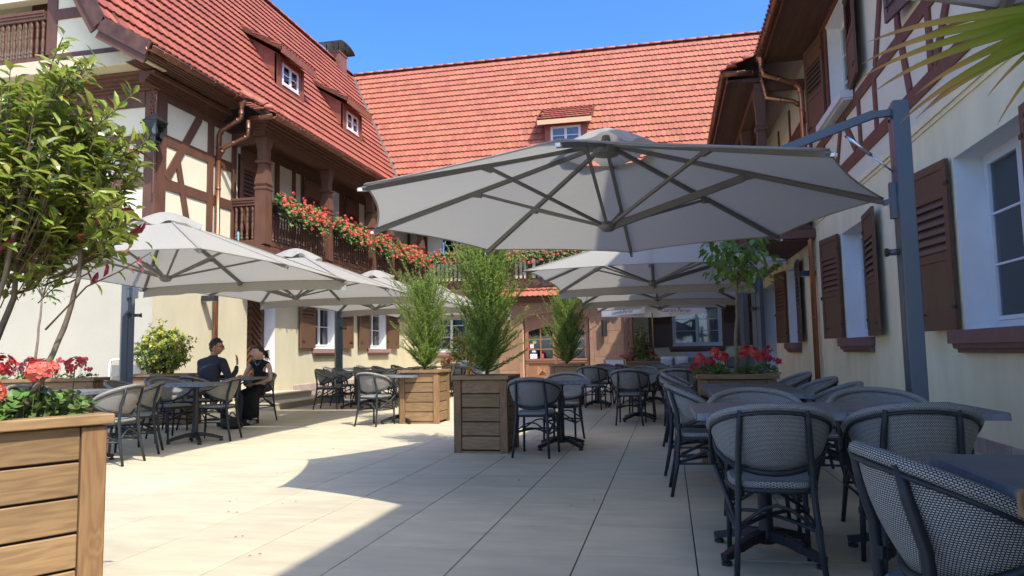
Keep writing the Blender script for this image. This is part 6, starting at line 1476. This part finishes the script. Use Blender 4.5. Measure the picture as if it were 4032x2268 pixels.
# ---- fan palm reaching in from the right
T = root('fan_palm', 'fan palm blades with dry tips hanging in from the upper right edge', 'palm', (.875, .95, .8), True)
b = MB(); b.tube([(.875, .95, .78), (.87, .96, 1.0), (.86, .97, 1.15)], [.07, .06, .05], 10); part('trunk', b, M['bark'], T, smooth=True)
def fan(H, a0, a1, n, Lr, seed, yj=.10, petiole=True, w0=.034):
    rnd = random.Random(seed); H = Vector(H)
    if petiole: b = MB(); b.tube([(.86, .97, 1.12), Vector((.86, .97, 1.12)).lerp(H, .5) + Vector((.04, 0, .06)), H], [.012, .010, .008], 6); part('petiole', b, M['stemg'], T, smooth=True)
    for k in range(n):
        a = radians(a0 + (a1 - a0) * k / (n - 1) + rnd.uniform(-2, 2)); L = rnd.uniform(*Lr); d = Vector((-cos(a), rnd.uniform(-yj, yj), sin(a))).normalized(); m = 14; vs = []; c = H.copy(); dv = d.copy(); pts = []
        for j in range(m + 1): pts.append((c.copy(), dv.copy())); dv = (dv + Vector((0, 0, -.020 - .075 * (j / m) ** 3 * rnd.uniform(.4, 1.6)))).normalized(); c = c + dv * L / m
        side0 = d.cross(Vector((0, 1, 0))).normalized()
        def strip(j0, j1):
            s_ = MB(); vv = []
            for j in range(j0, j1 + 1):
                q = j / m; c, dd = pts[j]; side = dd.cross(Vector((0, 1, 0))).normalized(); side = (side + Vector((0, .45, 0))).normalized(); ww = w0 * (.35 + .65 * min(1, q * 4)) * (1 - max(0, (q - .35) / .65)) ** .8 + .0006
                vv += [c - side * ww / 2, c + Vector((0, .25 * ww, -.1 * ww)), c + side * ww / 2]
            nn_ = j1 - j0; s_.add(vv, [f for j in range(nn_) for f in ((3 * j, 3 * j + 3, 3 * j + 4, 3 * j + 1), (3 * j + 1, 3 * j + 4, 3 * j + 5, 3 * j + 2))], [[(jj / m, .5) for jj in (j, j + 1, j + 1, j)] for j in range(nn_) for _ in (0, 1)]); return s_
        part('blade', strip(0, m), M['leafpalm'], T, recalc=False, smooth=True)
fan((.66, 1.22, 1.565), 10, -20, 8, (.27, .35), 5, w0=.0165); fan((.68, 1.26, 1.60), 2, -62, 7, (.20, .30), 6, w0=.011)
# ================================================================== PEOPLE
def skinned(name, joints, bones, mats, parent, rootj=0, sub=2):
    """joints: (pos, radius or (rx, ry)); bones: (a, b, material index)"""
    me = bpy.data.meshes.new(name); me.from_pydata([j[0] for j in joints], [(a, b) for a, b, c in bones], []); o = bpy.data.objects.new(name, me); COL.objects.link(o)
    sk = o.modifiers.new('skin', 'SKIN'); sk.use_smooth_shade = True
    for k, v in enumerate(me.skin_vertices[0].data): r = joints[k][1]; v.radius = r if isinstance(r, tuple) else (r, r); v.use_root = (k == rootj)
    o.modifiers.new('sub', 'SUBSURF').levels = sub
    bpy.context.view_layer.update(); dg = bpy.context.evaluated_depsgraph_get(); nm = bpy.data.meshes.new_from_object(o.evaluated_get(dg)); bpy.data.objects.remove(o)
    nm.materials.clear(); [nm.materials.append(m) for m in mats]
    J = [Vector(j[0]) for j in joints]
    for p in nm.polygons:
        c = p.center; best = (1e9, 0)
        for a, b_, mi in bones:
            ab = J[b_] - J[a]; t = max(0, min(1, (c - J[a]).dot(ab) / max(1e-9, ab.length_squared))); dd = (J[a] + ab * t - c).length
            if dd < best[0]: best = (dd, mi)
        p.material_index = best[1]; p.use_smooth = True
    return link(name, nm, parent)
def head(parent, c, rz, pitch, skin, hair, woman):
    B = Matrix.Translation(c) @ Matrix.Rotation(rz, 4, 'Z') @ Matrix.Rotation(pitch, 4, 'X') @ Matrix.Scale(1.07, 4)   # face looks along local -Y
    NU, NV = 32, 22; vs = []
    for j in range(NV + 1):
        ph = pi * j / NV
        for i in range(NU):
            th = 2 * pi * i / NU; n = Vector((sin(ph) * sin(th), -sin(ph) * cos(th), cos(ph))); x, y, z = n.x * .073, n.y * .092, n.z * .115
            if z < -.01: k = (-z - .01) / .105; x *= 1 - .38 * k ** 1.3; y = y * (1 - .18 * k) - (.012 * k if y < 0 else -.020 * k)
            if y < 0:
                g = lambda cx, cz, sx, sz: math.exp(-((x - cx) / sx) ** 2 - ((z - cz) / sz) ** 2)
                y -= .026 * g(0, -.028, .010, .016) + .014 * g(0, -.008, .009, .022) + .008 * g(0, .022, .04, .010) - .011 * (g(-.028, .006, .014, .012) + g(.028, .006, .014, .012)) + .007 * g(0, -.060, .020, .007) + .010 * g(0, -.088, .022, .014)
            vs.append((x, y, z))
    fs = [(j * NU + i, (j + 1) * NU + i, (j + 1) * NU + (i + 1) % NU, j * NU + (i + 1) % NU) for j in range(NV) for i in range(NU)]
    m = MB(); m.add(vs, fs)
    for s in (-1, 1): m.lathe([(.004, -.026), (.012, -.02), (.010, .0), (.016, .018), (.006, .03)], (s * .072, .008, -.01), 8)
    me = m.mesh('head', skin, smooth=True, recalc=True); h = link('head', me, parent, B)
    hm = MB(); vs = []; r_ = random.Random(4)
    for j in range(NV + 1):
        ph = pi * j / NV
        for i in range(NU):
            th = 2 * pi * i / NU; n = Vector((sin(ph) * sin(th), -sin(ph) * cos(th), cos(ph))); front = max(0, cos(th)); lo = .052 if front > .3 else (.052 - (.3 - front) * (.12 if woman else .17))
            k = 1 if n.z * .115 > lo else .90; t_ = 1.09 if not woman else 1.07; bump = .0035 * r_.uniform(-1, 1); x, y, z = n.x * (.073 * t_ + bump) * k, n.y * (.092 * t_ + bump) * k, n.z * .115 * (t_ + .02) * (1 if k == 1 else .93)
            if z < -.01: kk = (-z - .01) / .105; x *= 1 - .3 * kk
            vs.append((x, y + .006, z + .002))
    hm.add(vs, fs)
    if woman:
        for k in range(90):
            a = Vector((r_.uniform(-.02, .02), .085, r_.uniform(-.01, .03))); e = a + Vector((r_.uniform(-.05, .05), r_.uniform(.03, .09), r_.uniform(-.14, .02))); e2 = e + Vector((r_.uniform(-.02, .02), r_.uniform(-.01, .03), r_.uniform(-.04, .01))); hm.tube([a, a.lerp(e, .5) + Vector((0, .02, 0)), e, e2], [.006, .005, .003, .001], 3, cap=False)
    else:
        for k in range(60):
            ph = r_.uniform(0, 1.1); th = r_.uniform(0, 6.28); n = Vector((sin(ph) * sin(th), -sin(ph) * cos(th), cos(ph))); p = Vector((n.x * .075, n.y * .095, n.z * .12)); hm.tube([p, p + n * .014 + Vector((0, 0, .004))], [.007, .002], 4, cap=False)
    link('hair', hm.mesh('hair', hair, smooth=True, recalc=False), h)
    fm = MB()
    for s in (-1, 1): fm.lathe([(.001, -.004), (.007, -.002), (.007, .002), (.001, .004)], (s * .028, -.077, .006), 8)
    link('eyes', fm.mesh('eyes', M['hairM'] if not woman else M['hairW']), h)
    fm = MB(); fm.tube([(-.024, -.083, -.060), (0, -.093, -.058), (.024, -.083, -.060)], [.003, .0055, .003], 6); link('mouth', fm.mesh('mouth', M['lip'] if woman else skin, smooth=True), h)
    fm = MB()
    for s in (-1, 1): fm.tube([(s * .012, -.088, .024), (s * .028, -.090, .029), (s * .046, -.078, .022)], [.003, .0035, .002], 4)
    link('eyebrows', fm.mesh('eyebrows', hair), h)
    if not woman:
        fm = MB()
        for s in (-1, 1):
            fm.tube([(s * .030 + .022 * cos(t * pi / 8), -.100, .004 + .017 * sin(t * pi / 8)) for t in range(16)], .0022, 4, closed=True); fm.tube([(s * .052, -.099, .008), (s * .075, -.03, .008), (s * .077, .015, .0)], .002, 4)
        fm.tube([(-.009, -.102, .008), (.009, -.102, .008)], .002, 4); link('glasses', fm.mesh('glasses', M['black']), h)
    else:
        fm = MB(); fm.tube([(s_ * 1.0, 0, 0) for s_ in ()] or [(-.075, .0, -.045), (-.078, .0, -.055)], .006, 6); fm.tube([(.075, .0, -.045), (.078, .0, -.055)], .006, 6); link('earrings', fm.mesh('earrings', M['white']), h)
    return h
def hand(parent, wrist, d, palm_n, skin, curl=.35, side=1, spread=.16, s=1.0):
    """palm plus five jointed fingers; d = finger direction, palm_n = out of the palm"""
    d = Vector(d).normalized(); n = Vector(palm_n); n = (n - d * n.dot(d)).normalized(); a = d.cross(n) * side; w = Vector(wrist); h = None
    js = [(w - d * .02 * s, (.020 * s, .016 * s)), (w + d * .035 * s, (.034 * s, .014 * s)), (w + d * .075 * s, (.036 * s, .013 * s))]
    m = MB(); rr = []
    c0_, c1_, c2_ = w - d * .01 * s, w + d * .04 * s, w + d * .082 * s; vs = []
    for (c, hw, ht) in ((c0_, .022, .016), (c1_, .036, .016), (c2_, .040, .012)):
        for k in range(10): t = 2 * pi * k / 10; vs.append(c + a * cos(t) * hw * s + n * sin(t) * ht * s)
    m.add(vs, [(j * 10 + k, j * 10 + (k + 1) % 10, j * 10 + 10 + (k + 1) % 10, j * 10 + 10 + k) for j in range(2) for k in range(10)] + [tuple(range(10)), tuple(range(20, 30))])
    for k, (off, L) in enumerate(((-.030, .066), (-.010, .078), (.011, .073), (.030, .058))):
        p = c2_ - d * .01 * s + a * off * s; dd = (d + a * spread * off / .03).normalized(); pts = [p]
        for q in range(3): dd = (dd * cos(curl * (.6 + .3 * q)) + n * sin(curl * (.6 + .3 * q))).normalized(); p = p + dd * L * s * (.45, .31, .24)[q]; pts.append(p)
        m.tube(pts, [.0088 * s, .0082 * s, .0074 * s, .0058 * s], 7)
    p = c0_ + d * .02 * s - a * .022 * s; dd = (d * .7 - a * .75 + n * .25).normalized(); pts = [p, p + dd * .035 * s]; dd = (d * .9 - a * .3 + n * .3).normalized(); pts += [pts[-1] + dd * .028 * s, pts[-1] + dd * .05 * s]; m.tube(pts, [.013 * s, .010 * s, .009 * s, .007 * s], 7)
    return part('hand', m, skin, parent, smooth=True)
# the man: back to us, head turned right, right hand raised
P1 = root('person', 'man in a dark suit and glasses sitting with his back to us, one hand raised', 'person', (-6.86, 9.96, 0), rz=radians(-14))
J = [((0, -.06, .53), (.150, .125)), ((0, -.085, .70), (.180, .125)), ((0, -.07, .88), (.215, .130)), ((0, -.03, 1.02), (.185, .100)), ((0, -.005, 1.10), (.062, .058)), ((.01, .01, 1.19), .050),
     ((.215, -.02, 1.005), .078), ((.275, .0, .87), .066), ((.30, .05, .755), .052), ((.275, .19, .86), .042), ((.245, .23, .955), .028),
     ((-.215, -.02, 1.005), .078), ((-.29, .02, .86), .066), ((-.31, .10, .76), .050), ((-.20, .30, .775), .038), ((-.14, .36, .78), .028),
     ((.10, 0, .52), .088), ((.14, .40, .50), .064), ((.14, .40, .30), .056), ((.14, .38, .09), .046), ((-.10, 0, .52), .088), ((-.13, .40, .50), .064), ((-.13, .36, .30), .056), ((-.14, .32, .09), .046)]
Bn = [(0, 1, 0), (1, 2, 0), (2, 3, 0), (3, 4, 0), (4, 5, 1), (3, 6, 0), (6, 7, 0), (7, 8, 0), (8, 9, 0), (9, 10, 0), (3, 11, 0), (11, 12, 0), (12, 13, 0), (13, 14, 0), (14, 15, 0), (0, 16, 0), (16, 17, 0), (17, 18, 0), (18, 19, 0), (0, 20, 0), (20, 21, 0), (21, 22, 0), (22, 23, 0)]
body = skinned('body', J, Bn, [M['suit'], M['skinM']], P1)
hand(P1, (.240, .245, .975), (-.1, .10, 1), (-.5, -.6, .1), M['skinM'], curl=.30, side=-1, spread=.42); hand(P1, (-.12, .38, .785), (.5, .8, -.05), (.2, -.1, -1), M['skinM'], side=1)
head(P1, Vector((.02, .03, 1.245)), radians(180 - 52), radians(3), M['skinM'], M['hairM'], False)
cl = MB(); cl.tube([(.06 * cos(t), -.01 + .055 * sin(t), 1.105 + .008 * sin(t)) for t in [2 * pi * k / 14 for k in range(14)]], .012, 6, closed=True); part('collar', cl, M['suit'], P1, smooth=True)
def shoe(parent, p, d, m, sole=None):
    b = MB(); d = Vector(d).normalized(); a = d.cross(Vector((0, 0, 1))); p = Vector(p); vs = []
    prof = [(-.05, .030, .07), (-.02, .036, .085), (.05, .038, .075), (.12, .045, .05), (.18, .042, .04), (.215, .022, .028)]
    for (t, w, h) in prof: vs += [p + d * t - a * w, p + d * t - a * w * .8 + Vector((0, 0, h * .8)), p + d * t + Vector((0, 0, h)), p + d * t + a * w * .8 + Vector((0, 0, h * .8)), p + d * t + a * w]
    n = len(prof); b.add(vs, [(5 * j + k, 5 * j + k + 1, 5 * j + 6 + k, 5 * j + 5 + k) for j in range(n - 1) for k in range(4)] + [(0, 1, 2, 3, 4), tuple(5 * (n - 1) + k for k in (4, 3, 2, 1, 0))] + [(5 * j, 5 * j + 5, 5 * j + 9, 5 * j + 4) for j in range(n - 1)]); return part('shoe', b, m, parent, smooth=True)
shoe(P1, (.14, .37, .0), (.15, 1, 0), M['bag']); shoe(P1, (-.14, .31, 0), (-.1, 1, 0), M['bag'])
# the woman: facing us, head turned to the man
P2 = root('person', 'woman in a sleeveless black dress and sneakers sitting opposite the man, facing us', 'person', (-6.76, 11.05, 0), rz=radians(8))
J = [((0, .04, .53), (.150, .115)), ((0, .06, .70), (.105, .080)), ((0, .05, .87), (.128, .088)), ((0, .04, .975), (.115, .066)), ((0, .03, 1.04), (.042, .042)), ((-.005, .02, 1.10), .040),
     ((-.155, .04, .965), .046), ((-.205, .0, .83), .038), ((-.235, -.07, .72), .033), ((-.20, -.22, .765), .026), ((-.18, -.28, .775), .021),
     ((.155, .04, .965), .046), ((.20, .02, .82), .038), ((.215, -.02, .70), .034), ((.09, -.17, .655), .026), ((.03, -.21, .64), .021),
     ((-.09, -.02, .51), .088), ((-.09, -.40, .50), .066), ((-.085, -.42, .30), .075), ((-.08, -.34, .14), .085), ((.09, -.02, .51), .088), ((.08, -.40, .50), .066), ((.08, -.42, .30), .075), ((.08, -.34, .14), .085)]
Bn = [(0, 1, 0), (1, 2, 0), (2, 3, 0), (3, 4, 0), (4, 5, 1), (3, 6, 0), (6, 7, 1), (7, 8, 1), (8, 9, 1), (9, 10, 1), (3, 11, 0), (11, 12, 1), (12, 13, 1), (13, 14, 1), (14, 15, 1), (0, 16, 0), (16, 17, 0), (17, 18, 0), (18, 19, 0), (0, 20, 0), (20, 21, 0), (21, 22, 0), (22, 23, 0)]
skinned('body', J, Bn, [M['dress'], M['skinW']], P2)
hand(P2, (.02, -.22, .64), (-1, -.3, -.1), (0, .1, -1), M['skinW'], side=-1, s=.9); hand(P2, (-.175, -.30, .78), (.3, -1, -.1), (0, 0, -1), M['skinW'], side=1, s=.9)
head(P2, Vector((-.015, .0, 1.155)), radians(-44), radians(2), M['skinW'], M['hairW'], True)
nk = MB(); nk.tube([(-.05, -.03, 1.03), (-.035, -.052, .98), (0, -.062, .93), (.035, -.052, .98), (.05, -.03, 1.03)], .0022, 4); part('necklace', nk, M['chrome'], P2)
sk_ = MB(); sk_.lathe([(.15, .10), (.16, .14), (.15, .3), (.15, .46), (.10, .53)], (0, -.34, 0), 18); part('skirt', sk_, M['dress'], P2, smooth=True)
shoe(P2, (-.08, -.34, 0), (-.15, -1, 0), M['sneaker']); shoe(P2, (.08, -.36, 0), (.1, -1, 0), M['sneaker'])
t = root('handbag', 'black handbag lying on the floor between the seated couple', 'bag', (-6.55, 10.0, 0)); b = MB(); b.lathe([(.10, 0), (.16, .02), (.17, .06), (.12, .11), (.03, .12)], (0, 0, 0), 14); part('bag_body', b, M['bag'], t, smooth=True); b = MB(); b.tube([(-.08, 0, .1), (-.06, 0, .16), (.04, 0, .17), (.08, 0, .1)], .008, 6); part('bag_strap', b, M['bag'], t)
# ---- a few dry leaf crumbs on the paving
lc = MB()
for (x, y) in ((-3.02, 4.6), (-2.55, 3.9), (-3.5, 6.2), (-2.75, 4.9), (-4.4, 8.3), (-3.15, 5.0), (-2.2, 3.6), (-1.2, 6.1), (-.6, 5.2), (-3.9, 7.9), (-2.9, 7.2)):
    for k in range(2): leafq(lc, Vector((x + random.uniform(-.1, .1), y + random.uniform(-.1, .1), .004)), Vector((random.uniform(-1, 1), random.uniform(-1, 1), .1)), Vector((0, 0, 1)), .022, .010)
o = part('fallen_leaves', lc, M['twig'], None, recalc=False); o['kind'] = 'stuff'; o['label'] = 'dry leaf crumbs scattered on the sunlit tiles'; o['category'] = 'leaves'
if True:
    for me in bpy.data.meshes:
        if me.users == 0: bpy.data.meshes.remove(me)
